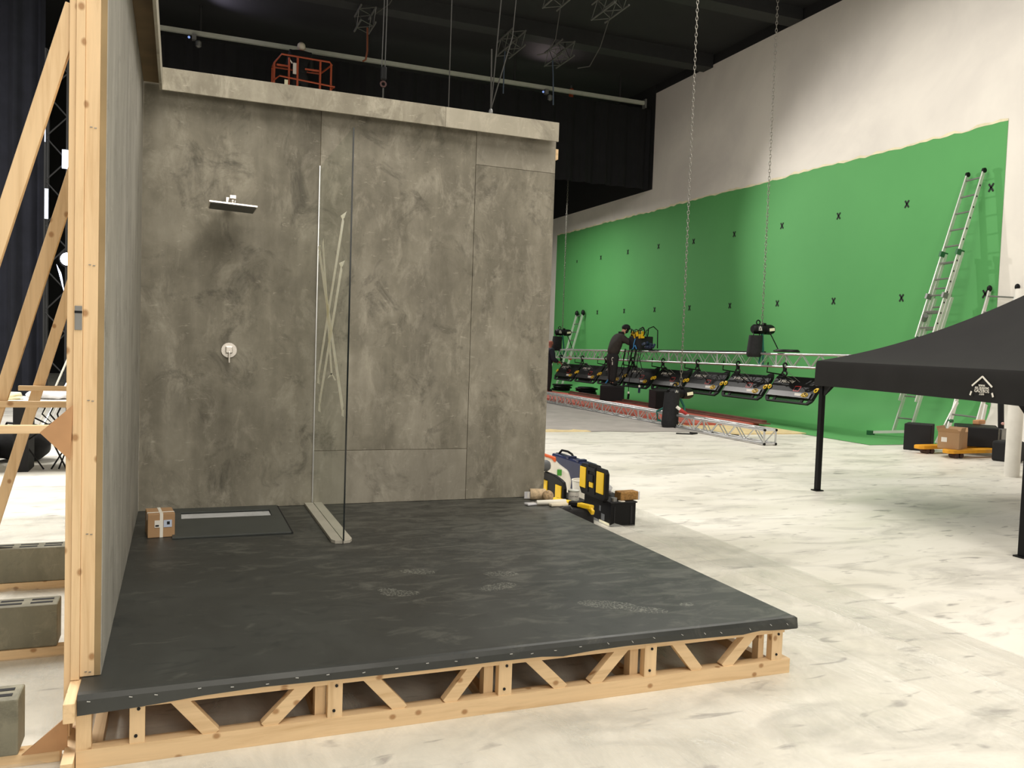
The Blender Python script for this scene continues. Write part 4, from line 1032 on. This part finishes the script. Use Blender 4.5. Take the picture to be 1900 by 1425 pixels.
for f in range(4):
    p, r2 = corO[f], corO[(f+1) % 4]; P = []
    for j in range(41):
        u = j/40; q2 = p.lerp(r2, u); nn = Vector(((r2-p).y, -(r2-p).x)).normalized()
        if nn.dot(q2-ctr) < 0: nn = -nn
        w_ = .006*math.sin(u*21)+.004*math.sin(u*47)
        P.append([(q2.x, q2.y, 1.425), (q2.x+nn.x*.012, q2.y+nn.y*.012, 1.40), (q2.x+nn.x*(.012+w_), q2.y+nn.y*(.012+w_), 1.3), (q2.x+nn.x*(.012+w_*1.6), q2.y+nn.y*(.012+w_*1.6), 1.155+.006*math.sin(u*PI))])
    b.grid(P)
b.build('valance', M['can'], GZ, smooth=True)
for c in cor:
    q2 = c + (ctr-c).normalized()*.02
    lg = B().box(q2.x-.026, q2.x+.026, q2.y-.026, q2.y+.026, .012, 1.40).build('leg', M['blk'], GZ, bevel=.004)
    B().box(q2.x-.05, q2.x+.05, q2.y-.045, q2.y+.045, .001, .012).build('foot_plate', M['blk'], lg)
    for dv in (e1, e2):
        s = 1 if dv.dot(ctr-c) > 0 else -1
        B().prism([(q2.x, q2.y, 1.16), (q2.x, q2.y, 1.02), (q2.x+dv.x*s*.14, q2.y+dv.y*s*.14, 1.16)], (dv.y*.02, -dv.x*.02, 0)).build('corner_bracket', M['blk_m'], GZ)
for f in range(4):
    p, r2 = cor[f], cor[(f+1) % 4]; m1 = p.lerp(r2, .5)
    B().bar((p.x, p.y, 1.38), (m1.x, m1.y, 1.22), .03, .02, (0, 0, 1)).bar((m1.x, m1.y, 1.38), (p.x, p.y, 1.22), .03, .02, (0, 0, 1)).bar((m1.x, m1.y, 1.22), (r2.x, r2.y, 1.38), .03, .02, (0, 0, 1)).build('scissor_bar', M['blk'], GZ)
B().bar((cor[0].x, cor[0].y, 1.39), (ctr.x, ctr.y, 1.95), .03, .02).bar((cor[1].x, cor[1].y, 1.39), (ctr.x, ctr.y, 1.95), .03, .02).bar((cor[2].x, cor[2].y, 1.39), (ctr.x, ctr.y, 1.95), .03, .02).bar((cor[3].x, cor[3].y, 1.39), (ctr.x, ctr.y, 1.95), .03, .02).tube((ctr.x, ctr.y, 1.9), (ctr.x, ctr.y, 2.24), .03).build('roof_frame', M['blk'], GZ)
# printed logo on the side facing the set (outward = -e2); reads from A towards B
rg = -e1; o0 = A.lerp(Bq, .845); ow = -e2*.064
lo = Vector((o0.x+ow.x, o0.y+ow.y, 1.285)); rg3 = Vector((rg.x, rg.y, 0)); up3 = Vector((0, 0, 1)); nn3 = Vector((-e2.x, -e2.y, 0))
b = B()
def lp(u, v): return lo+rg3*u+up3*v
for s in (-1, 1):
    b.bar(lp(0, .078), lp(s*.11, -.002), .013, .004, nn3)
    b.bar(lp(s*.112, -.048), lp(s*.126, -.080), .014, .004, nn3)
lg = b.build('printed_roof_mark', M['white'], GZ)
text('WWW.', .022, lp(0, .004), rg3, up3, 'printed_letters', M['white'], GZ)
text('ALL SEASONS', .0255, lp(0, -.0155), rg3, up3, 'printed_letters', M['white'], GZ)
text('GAZEBOS', .037, lp(0, -.040), rg3, up3, 'printed_letters', M['white'], GZ)
text('.COM', .022, lp(0, -.066), rg3, up3, 'printed_letters', M['white'], GZ)

# ------------------------------------------------------------------ tools at the end of the set wall
q = T('toolbox', 'black toolbox with its yellow-panelled lid open, at the platform edge', 'toolbox', (3.48, 6.42, 0))
b = B(); x0, x1, y0, y1, h = 3.365, 3.60, 6.165, 6.66, .20
b.box(x0, x1, y0, y1, .002, .012); b.box(x0, x0+.008, y0, y1, .012, h); b.box(x1-.008, x1, y0, y1, .012, h); b.box(x0+.008, x1-.008, y0, y0+.008, .012, h); b.box(x0+.008, x1-.008, y1-.008, y1, .012, h)
b.build('body', M['blk'], q)
B().box(x0-.008, x1+.012, y0-.008, y1+.008, h-.004, h+.008).build('tray', M['blk_m'], q, bevel=.004)
B().box(x1-.05, x1-.03, y0-.004, y0, .02, h-.03).build('rib', M['blk_m'], q); B().box(x0+.03, x0+.04, y0-.004, y0, .02, h-.03).build('rib', M['blk_m'], q)
for (ya_, yb_, za, zb, m_) in ((6.34, 6.37, .10, .145, 'grey'), (6.27, 6.33, .03, .085, 'grey')): B().box(x0-.002, x0, ya_, yb_, za, zb).build('sticker', M[m_], q)
B().box(x0-.0035, x0-.001, 6.18, 6.36, .005, .026).build('sticker', M['tape'], q)
xl = 3.345
lid = B().prism([(xl, 6.17, .235), (xl, 6.17, .44), (xl, 6.20, .475), (xl, 6.32, .475), (xl, 6.33, .49), (xl, 6.50, .49), (xl, 6.51, .475), (xl, 6.62, .475), (xl, 6.66, .44), (xl, 6.66, .26), (xl, 6.62, .21), (xl, 6.2, .21)], (-.035, 0, 0)).build('lid', M['blk'], q, bevel=.006)
for y0_, y1_ in ((6.205, 6.33), (6.535, 6.645)):
    pn = B().box(xl-.043, xl-.034, y0_, y1_, .265, .445).build('yellow_panel', M['yel'], lid, bevel=.003)
B().box(xl-.045, xl-.034, 6.39, 6.46, .29, .335).build('yellow_badge', M['yel'], lid, bevel=.003)
B().box(xl-.05, xl-.034, 6.385, 6.465, .34, .40).box(xl-.046, xl-.034, 6.36, 6.49, .43, .46).box(xl-.042, xl-.034, 6.355, 6.365, .24, .47).box(xl-.042, xl-.034, 6.485, 6.495, .24, .47).build('lid_handle', M['blk_m'], lid)
B().box(3.33, 3.37, 6.25, 6.58, .19, .215).build('hinge', M['blk'], q)
q = T('sponge', 'brown coarse sponge block in clear wrap on the open toolbox', 'sponge', (3.56, 6.27, .2085))
B().obox((3.56, 6.25, .247), (.19, .10, .072), rz3(.1)).build('sponge_block', M['sponge'], q, bevel=.008)
B().obox((3.648, 6.258, .247), (.022, .106, .077), rz3(.1)).build('wrap', M['bag'], q, bevel=.01)
q = B().lathe((3.41, 6.20, .2085), [(0, 0), (.026, 0), (.026, .03), (.0, .03)], 18).build('metal_can', M['steel'], at=(3.41, 6.20, .2085), smooth=True); tag(q, 'small grey metal tin on the open toolbox', 'tin')
q = B().lathe((3.475, 6.185, .2085), [(0, 0), (.03, 0), (.03, .004), (.0, .004)], 18).build('white_disc', M['white'], at=(3.475, 6.185, .2085), smooth=True); tag(q, 'flat white disc lying on the open toolbox', 'lid')
q = B().ball((3.47, 6.50, .262), .055, 14, 9, (1.3, 1.5, .95)).build('plastic_bag', M['bag'], at=(3.47, 6.5, .2085)); tag(q, 'crumpled clear plastic bag in the open toolbox', 'bag')
for v in q.data.vertices:
    n_ = math.sin(v.co.x*90)*.008+math.sin(v.co.y*70+v.co.z*60)*.007; v.co.z = max(.0005, v.co.z+n_); v.co.x += math.sin(v.co.z*110)*.005
# second toolbox, half hidden
q = T('toolbox', 'black toolbox with a single yellow panel showing beside the concrete wall edge', 'toolbox', (3.36, 7.0, 0))
b = B(); x0, x1, y0, y1, h = 3.26, 3.47, 6.77, 7.27, .10
b.box(x0, x1, y0, y1, .002, h); b.build('body', M['blk'], q, bevel=.006)
lid2 = B().prism([(3.245, 6.77, .11), (3.245, 6.77, .22), (3.245, 6.80, .275), (3.245, 6.86, .29), (3.245, 7.0, .31), (3.245, 7.2, .31), (3.245, 7.27, .28), (3.245, 7.27, .11)], (-.035, 0, 0)).build('lid', M['blk'], q, bevel=.006)
for y0_, y1_ in ((6.81, 6.93), (7.12, 7.23)): B().box(3.20, 3.211, y0_, y1_, .11, .235).build('yellow_panel', M['yel'], lid2, bevel=.003)
B().box(3.25, 3.3, 6.85, 7.2, .09, .115).build('hinge', M['blk'], q)
q = T('paint_tin', 'small round paint tin with a pale label next to the white bucket', 'tin', (3.33, 6.80, .1015))
B().lathe((3.345, 6.84, .1015), [(0, 0), (.05, 0), (.052, .004), (.05, .008), (.05, .082), (.052, .086), (.052, .092), (.046, .09), (0, .088)], 24).build('can', plain('tin_grey', (196, 196, 186), .45), q, smooth=True)
B().lathe((3.345, 6.84, .122), [(.0505, 0), (.0507, .001), (.0507, .055), (.0505, .056)], 24).build('label_band', M['paper'], q, smooth=True)
text('SOFT MIX', .017, (3.345-.022, 6.84-.052, .142), (1, -.42, 0), (0, 0, 1), 'printed_letters', M['blk'], q)
q = T('bucket', 'white plastic bucket behind the open toolbox', 'bucket', (3.64, 7.26, 0))
B().lathe((3.64, 7.26, .002), [(0, 0), (.085, 0), (.1, .2), (.104, .2), (.104, .21), (.094, .21), (.08, .012), (0, .012)], 28).build('pail', M['white'], q, smooth=True)
q = B().ball((3.22, 6.48, .075), .05, 12, 8, (1.1, 1.1, 1.4)).build('printed_bag', plain('blue_white_wrap', (120, 128, 164), .35, var=.6, vs=30), at=(3.22, 6.48, 0)); tag(q, 'small blue and white printed bag at the foot of the open toolbox lid', 'bag')
q = T('jerrycan', 'white plastic jug with green labels and an orange top', 'jug', (3.6, 7.75, 0))
b = B().prism([(3.33, 7.74, .002), (3.67, 7.59, .002), (3.68, 7.585, .14), (3.655, 7.595, .225), (3.57, 7.635, .29), (3.48, 7.675, .385), (3.33, 7.74, .42)], (.06, .14, 0)); b.build('jug_body', M['white'], q, bevel=.02, segs=3)
B().prism([(3.42, 7.686, .405), (3.525, 7.64, .372), (3.53, 7.638, .335), (3.51, 7.647, .33), (3.495, 7.654, .36), (3.42, 7.688, .382)], (.03, .07, 0)).build('orange_top', M['orangel'], q, bevel=.006)
B().obox((3.565, 7.628, .225), (.045, .006, .06), rz3(-.41)).build('green_label', M['green_l'], q)
B().obox((3.375, 7.714, .40), (.05, .012, .03), rz3(-.41)).build('green_label', M['green_l'], q)
q = T('plastic_case', 'large navy blue plastic case standing behind the white jug', 'case', (3.9, 8.0, 0))
R = rz3(PI/2); cc = Vector((3.90, 8.0, .157))
B().obox(cc, (.86, .13, .31), R).build('shell', M['blue'], q, bevel=.02, segs=3)
B().obox(cc+Vector((0, 0, .003)), (.87, .02, .31), R).build('seam', M['blk'], q, bevel=.006)
for u in (-.22, .02): B().obox(cc+R@Vector((u, .02, .16)), (.06, .1, .03), R).build('latch', M['blue'], q, bevel=.005)
B().path([cc+R@Vector((.38, 0, .15)), cc+R@Vector((.3, 0, .2)), cc+R@Vector((.15, 0, .205)), cc+R@Vector((.05, 0, .19)), cc+R@Vector((.0, 0, .155))], .012, 8).build('carry_handle', M['blk'], q, smooth=True)
q = B().lathe((3.09, 7.2, .3655), [(0, 0), (.05, .0), (.055, .01), (.055, .14), (.04, .165), (0, .17)], 20, ry3(PI/2)).build('grey_canister', M['grey'], at=(3.17, 7.2, .311), smooth=True); tag(q, 'grey plastic cylinder lying on top of the second toolbox by the wall edge', 'canister')
# things lying on the platform edge
q = T('yarn_roll', 'beige roll with a clear tag lying on the platform at the wall end', 'roll', (2.62, 6.12, .27))
B().lathe((2.60, 6.10, .315), [(0, 0), (.04, 0), (.044, .006), (.044, .12), (.04, .125), (0, .125)], 20, rz3(-.25) @ ry3(PI/2)).build('roll', M['rope'], q, smooth=True)
B().obox((2.575, 6.09, .31), (.05, .003, .055), rz3(-.2)).build('clear_tag', M['bag'], q); B().obox((2.582, 6.086, .31), (.016, .002, .04), rz3(-.2)).build('barcode', M['paper'], q)
q = B().ball((2.705, 5.985, .317), .0455, 20, 14).build('twine_ball', plain('tan_twine', (176, 150, 116), .9, var=.45, vs=55), at=(2.705, 5.985, .27), smooth=True); tag(q, 'round ball of beige twine on the platform edge', 'ball')
q = T('rag_bundle', 'long off-white rag bundle lying on the platform edge beside the twine ball', 'rag', (2.68, 5.9, .27))
B().tube((2.56, 5.87, .292), (2.80, 5.86, .292), .018, 10, .021).build('handle', M['white'], q, smooth=True)
B().obox((2.52, 5.885, .281), (.09, .06, .016), rz3(.2)).build('cloth_end', M['bag'], q, bevel=.005)
B().obox((2.72, 5.815, .283), (.15, .05, .022), rz3(.1)).build('glove', plain('off_white_cloth', (222, 212, 190), .9), q, bevel=.008)
q = T('tool_bag', 'low black tool bag on the floor between platform and open toolbox', 'tool bag', (3.05, 6.3, 0))
B().prism([(2.86, 6.12, .002), (3.2, 6.12, .002), (3.19, 6.12, .14), (3.1, 6.12, .17), (2.92, 6.12, .17), (2.87, 6.12, .14)], (0, .55, 0)).build('bag_body', M['blk_fab'], q, bevel=.02)
B().path([(2.9, 6.16, .165), (2.92, 6.15, .195), (2.98, 6.15, .195), (3.0, 6.15, .165)], .008, 6).build('strap', M['grey'], q)
q = T('caulking_gun', 'yellow and black cutting tool on the low black bag by the platform edge', 'tool', (3.0, 6.1, .19))
B().bar((2.95, 6.44, .198), (3.04, 6.27, .196), .035, .05).build('yellow_body', M['yel'], q, bevel=.008)
B().bar((3.04, 6.27, .196), (3.08, 6.19, .196), .04, .055).build('black_collar', M['blk'], q, bevel=.008)
B().bar((3.08, 6.19, .196), (3.14, 6.07, .192), .035, .06).bar((3.13, 6.11, .188), (3.13, 6.03, .155), .03, .04).build('yellow_handle', M['yel'], q, bevel=.008)

# ================================================================== CEILING RIG
def ctruss(x, y, z, lab, ln=1.1, ang=0.0, a=.34):
    q = T('ceiling_truss', lab, 'truss', (x, y, z), 'short dark trusses under the ceiling beams')
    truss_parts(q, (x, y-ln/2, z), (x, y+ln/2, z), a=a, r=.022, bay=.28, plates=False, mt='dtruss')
    b = B()
    for s in (-1, 1): b.tube((x+s*.15, y, z+a/2), (x+s*.15, y, 9.62 if y < 19.5 else 9.3), .025)
    b.build('beam_clamp', M['beam'], q)
    return q
ctruss(3.95, 20.1, 8.95, 'short dark truss under the ceiling beam above the lift basket', .8)
ctruss(7.62, 20.1, 8.98, 'short dark truss under the ceiling beam, middle of the near row')
ctruss(8.95, 20.1, 8.93, 'short dark truss under the ceiling beam beside the orange hook')
ctruss(7.5, 16.9, 9.05, 'short dark truss at the top of the view left of centre')
ctruss(8.65, 16.8, 8.95, 'short dark truss at the top of the view right of centre')
def cable(lab, pts, r, mt, name='hanging_cable', cat='cable', group=None):
    o = B().path(pts, r, 6).build(name, M[mt], at=pts[0], smooth=True); return tag(o, lab, cat, group)
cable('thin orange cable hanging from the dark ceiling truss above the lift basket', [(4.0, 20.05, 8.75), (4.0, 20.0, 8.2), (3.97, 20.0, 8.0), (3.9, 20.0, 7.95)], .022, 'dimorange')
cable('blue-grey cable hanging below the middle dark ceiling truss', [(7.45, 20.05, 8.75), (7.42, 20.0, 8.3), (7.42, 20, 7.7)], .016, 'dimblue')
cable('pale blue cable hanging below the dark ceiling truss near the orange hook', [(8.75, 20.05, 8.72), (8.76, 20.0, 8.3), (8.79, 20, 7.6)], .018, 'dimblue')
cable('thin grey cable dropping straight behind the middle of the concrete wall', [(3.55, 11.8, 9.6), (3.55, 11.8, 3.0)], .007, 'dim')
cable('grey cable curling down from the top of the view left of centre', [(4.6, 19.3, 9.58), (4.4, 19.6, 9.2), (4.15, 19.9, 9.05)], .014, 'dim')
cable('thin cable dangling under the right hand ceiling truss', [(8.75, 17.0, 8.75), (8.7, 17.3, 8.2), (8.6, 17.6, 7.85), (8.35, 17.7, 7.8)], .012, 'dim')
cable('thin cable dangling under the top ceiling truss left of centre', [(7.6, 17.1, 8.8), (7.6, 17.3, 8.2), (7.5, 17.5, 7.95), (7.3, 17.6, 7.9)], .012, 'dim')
q = T('rigging_hook', 'dark hook block on two thin wires above the concrete wall', 'hook', (2.85, 13.0, 5.0))
B().tube((2.83, 13, 5.65), (2.88, 13, 9.6), .007, 5).tube((2.88, 13, 5.65), (2.91, 13, 9.6), .007, 5).build('wire', M['dim'], q)
B().obox((2.86, 13, 5.56), (.09, .07, .2)).build('block', M['blk'], q, bevel=.02)
B().torus((2.86, 13, 5.40), .04, .014, rx3(PI/2), 14, 6).build('hook', plain('dark_red_paint', (62, 34, 31), .5), q)
B().tube((2.86, 13, 5.34), (2.86, 13, 3.2), .012, 6).build('drop_rod', M['dim'], q)
q = T('rigging_sling', 'thin splayed wires meeting above the right part of the concrete wall', 'sling', (4.62, 13.0, 5.4))
B().tube((4.62, 13, 5.25), (4.60, 13, 6.2), .012, 6).tube((4.62, 13, 5.25), (4.80, 13, 8.0), .010, 6).tube((4.62, 13, 5.25), (4.95, 13, 6.45), .010, 6).tube((4.95, 13, 6.45), (5.0, 13, 7.2), .008, 6).tube((4.80, 13, 8), (4.8, 13, 9.6), .008, 6).tube((5.0, 13, 7.2), (5.0, 13, 9.6), .006, 6).build('wires', M['dim'], q)
B().ball((4.62, 13, 5.2), .05, 8, 6, (.7, .7, 1.3)).build('shackle', M['steel'], q)
B().tube((4.62, 13, 5.15), (4.62, 13, 3.3), .008, 6).build('drop_wire', M['dim'], q)
q = T('hoist_hook', 'small orange-red hook at the top of the chain beside the concrete wall', 'hook', (11.3, 24.35, 9.2))
B().obox((11.3, 24.35, 9.36), (.12, .12, .3)).build('hook_body', M['orangel'], q, bevel=.03); B().tube((11.3, 24.35, 9.5), (11.3, 24.35, 9.62), .03).build('stem', M['steel'], q)

# ================================================================== LEFT BACKGROUND
q = T('work_table', 'folding table with a white top seen between the timber props', 'table', (-2.0, 10.2, 0))
B().box(-3.3, -.5, 9.72, 10.5, .715, .745).build('tabletop', M['white_m'], q, bevel=.004)
B().box(-3.3, -.5, 9.705, 9.722, .708, .735).build('edge_strip', M['blk'], q)
for x in (-1.50, -.95, -3.1): B().box(x-.07, x+.07, 9.9, 10.3, .0, .71).build('leg', M['blk_m'], q)
q = B().ball((-1.25, 10.1, .79), .16, 16, 10, (1.5, .9, .33)).build('plastic_wrap', M['bag'], at=(-1.25, 10.1, .745)); tag(q, 'crumpled clear plastic wrap on the table at the left', 'plastic wrap')
for v in q.data.vertices: v.co.z = max(.001, v.co.z+.02*math.sin(v.co.x*50)*math.sin(v.co.y*40))
b = B()
for i in range(4): b.torus((-1.62, 10.0, .757+.016*i), .09+.01*(i % 2), .011, rz3(i), 16, 5, 1.2)
o = b.build('cable_coil', M['tape'], at=(-1.62, 10, .746)); tag(o, 'pale coiled cable on the left end of the table', 'cable')
o = B().obox((-2.0, 10.0, .765), (.5, .3, .035), rz3(.1)).build('flat_panel', M['grey'], at=(-2, 10, .746), bevel=.01); tag(o, 'flat grey object lying on the table behind the front prop', 'case')
def bag(lab, c, w, d, h, rot):
    q = T('duffel_bag', lab, 'bag', c, None, rot); P = []
    for i in range(13):
        t = -1+2*i/12; rr = (1-abs(t)**3.5)**.5 if abs(t) < 1 else .02
        P.append([(t*w/2, d/2*rr*math.cos(a), .002+h/2+h/2*rr*math.copysign(abs(math.sin(a))**.7, math.sin(a))*(1+.08*math.sin(t*9+a*2))) for a in [2*PI*k/16 for k in range(17)]])
    b = B().grid(P)
    b.v = [(x, y, max(.003, z)) for x, y, z in b.v]
    b.build('bag_body', M['blk_fab'], q, smooth=True, local=True)
    B().path([(-w*.25, -d*.2, h*.9), (-w*.15, -d*.3, h*1.15), (w*.1, -d*.3, h*1.12), (w*.22, -d*.2, h*.9)], .014, 6).build('carry_strap', M['blk'], q, smooth=True, local=True)
    B().box(-w*.3, -w*.27, -d*.52, -d*.49, h*.3, h*.6).build('metal_clip', M['steel'], q, local=True, bevel=.003)
bag('black duffel bag on the floor under the table, right one', (-1.62, 10.75, 0), .62, .42, .38, -.3)
bag('black duffel bag at the left picture edge under the table', (-2.05, 10.55, 0), .5, .4, .34, .2)
b = B(); random.seed(2)
for i in range(5):
    x = -1.4+.07*i; b.path([(x, 9.95, .72), (x-.05, 9.93, .6), (x+random.uniform(-.2, .25), 9.9, .45), (x+random.uniform(-.3, .2), 9.92, .5), (x+random.uniform(-.1, .4), 9.95, .3), (x+.1, 10.0, .012)], .009, 5)
o = b.build('loose_cables', M['blk'], at=(-1.3, 9.95, 0), smooth=True); tag(o, 'tangled black cables hanging below the table at the left', 'cables')
# lamp and stand behind the props
cool = emit('studio_lamp_glow', (240, 244, 255), 14)
q = T('studio_lamp', 'bright white studio lamp on a stand behind the timber uprights', 'lamp', (-1.52, 14, 0))
B().tube((-1.52, 14, .02), (-1.52, 14, 2.3), .02, 8).build('stand', M['blk'], q)
for a in (0, 2.1, 4.2): B().tube((-1.52, 14, .7), (-1.52+.6*math.cos(a), 14+.6*math.sin(a), .02), .015, 6).build('stand_leg', M['alu'], q)
B().lathe((-1.5, 14, 2.5), [(.06, -.02), (.11, .05), (.13, .16)], 16, rx3(PI/2)).build('housing', M['blk'], q, smooth=True)
B().ball((-1.52, 13.9, 2.5), .11, 14, 10).build('bulb', cool, q, smooth=True)
B().prism([(-1.66, 13.86, 2.42), (-1.58, 13.86, 2.2), (-1.55, 13.86, 1.98), (-1.60, 13.86, 2.3)], (0, .01, 0)).build('barn_door', emit('lit_barn_door', (235, 238, 250), 1.5), q)  # emission stands in for lamp light falling on the flap
q = T('light_tower', 'dark lattice mast with small lit panels behind the left uprights', 'mast', (-2.15, 18, 0))
for sx in (-.18, .18):
    for sy in (-.18, .18): B().tube((-2.15+sx, 18+sy, .01), (-2.15+sx, 18+sy, 6.6), .025, 6).build('upright', M['beam'], q)
b = B()
for i in range(16):
    z = .2+.4*i; s0 = 1 if i % 2 else -1
    b.tube((-2.15+.18*s0, 17.82, z), (-2.15-.18*s0, 17.82, z+.4), .014, 5)
b.build('lattice', M['beam'], q)
for x, z, h, w_, e in ((-2.0, 4.45, .34, .05, 3), (-2.30, 3.5, .55, .03, .3), (-2.33, 4.9, .7, .008, .6)): B().box(x-w_, x+w_, 17.76, 17.80, z, z+h).build('lamp_panel', emit('mast_lamp', (222, 230, 250), e), q)
q = T('flag_stand', 'thin pale pole leaning behind the table at the left', 'pole', (-1.3, 11, 0)); B().tube((-1.62, 11.0, .02), (-1.02, 11.0, 1.6), .012, 6).build('pole', M['white'], q)

# ================================================================== LIGHT
def area(name, loc, size, power, col, rot=(0, 0, 0), sy=None):
    l = bpy.data.lights.new(name, 'AREA'); l.energy = power; l.size = size; l.color = col
    if sy: l.shape = 'RECTANGLE'; l.size_y = sy
    o = bpy.data.objects.new(name, l); COL.objects.link(o); o.location = loc; o.rotation_euler = rot; return o
def spot(name, loc, tgt, power, ang, blend, col, r=.2):
    l = bpy.data.lights.new(name, 'SPOT'); l.energy = power; l.spot_size = ang; l.spot_blend = blend; l.color = col; l.shadow_soft_size = r
    o = bpy.data.objects.new(name, l); COL.objects.link(o); o.location = loc
    o.rotation_euler = (Vector(tgt)-Vector(loc)).to_track_quat('-Z', 'Y').to_euler(); return o
WARM = (1.0, .93, .82)
area('work_and_fill_light', (2.6, -.4, 9.0), 7, 1080, WARM)
area('front_fill', (1.0, -4.5, 4.0), 3, 285, WARM, (math.radians(82), 0, 0))  # added fill from behind the camera to lift upright faces
area('work_and_fill_light', (8.0, 11.0, 9.2), 5, 680, (1, .96, .89))
area('work_and_fill_light', (-5.5, 9.5, 8.5), 5, 2300, (1, .97, .92))
area('work_and_fill_light', (9.5, 25.8, 6.0), 3, 420, (1, .96, .90))  # added fill that brightens the far end of the right wall
spot('wall_flood', (4.5, -1.5, 5.5), (13.5, 11.0, 4.8), 850, .85, .4, (1, .95, .88), .6)
spot('cross_flood', (7.6, 21.5, 6.2), (13.5, 12.0, 3.2), 2200, 1.15, .75, (1, .96, .9), .12)
spot('rail_glow', (.6, 22.5, 8.9), (1.6, 21.8, 9.6), 60, 2.2, .9, (.80, .74, .95), .1)
spot('rail_glow', (9.6, 22.5, 8.9), (9.6, 22.0, 9.6), 30, 2.2, .9, (1.0, .8, .8), .1)
w = bpy.data.worlds.new('studio_air'); SC.world = w; w.use_nodes = True
w.node_tree.nodes['Background'].inputs['Color'].default_value = (1.0, .95, .87, 1); w.node_tree.nodes['Background'].inputs['Strength'].default_value = .10

# ================================================================== CAMERA
cd = bpy.data.cameras.new('camera'); cam = bpy.data.objects.new('camera', cd); COL.objects.link(cam)
f_px = 1566.661
cd.sensor_fit = 'HORIZONTAL'; cd.sensor_width = 36; cd.lens = 36*f_px/1900; cd.clip_start = .05; cd.clip_end = 200
rgt = Vector((.92979337, -.36649181, .03417675)); upv = Vector((-.01414314, .05721043, .99826196)); fwd = Vector((.3678101, .92866071, -.04801054))
mw = Matrix((rgt, upv, -fwd)).transposed().to_4x4(); mw.translation = (0, 0, 1.5)
cam.matrix_world = mw
SC.camera = cam
SC.view_settings.view_transform = 'Standard'; SC.view_settings.look = 'None'; SC.view_settings.gamma = 1; SC.view_settings.use_curve_mapping = False
SC.view_settings.exposure = -0.22
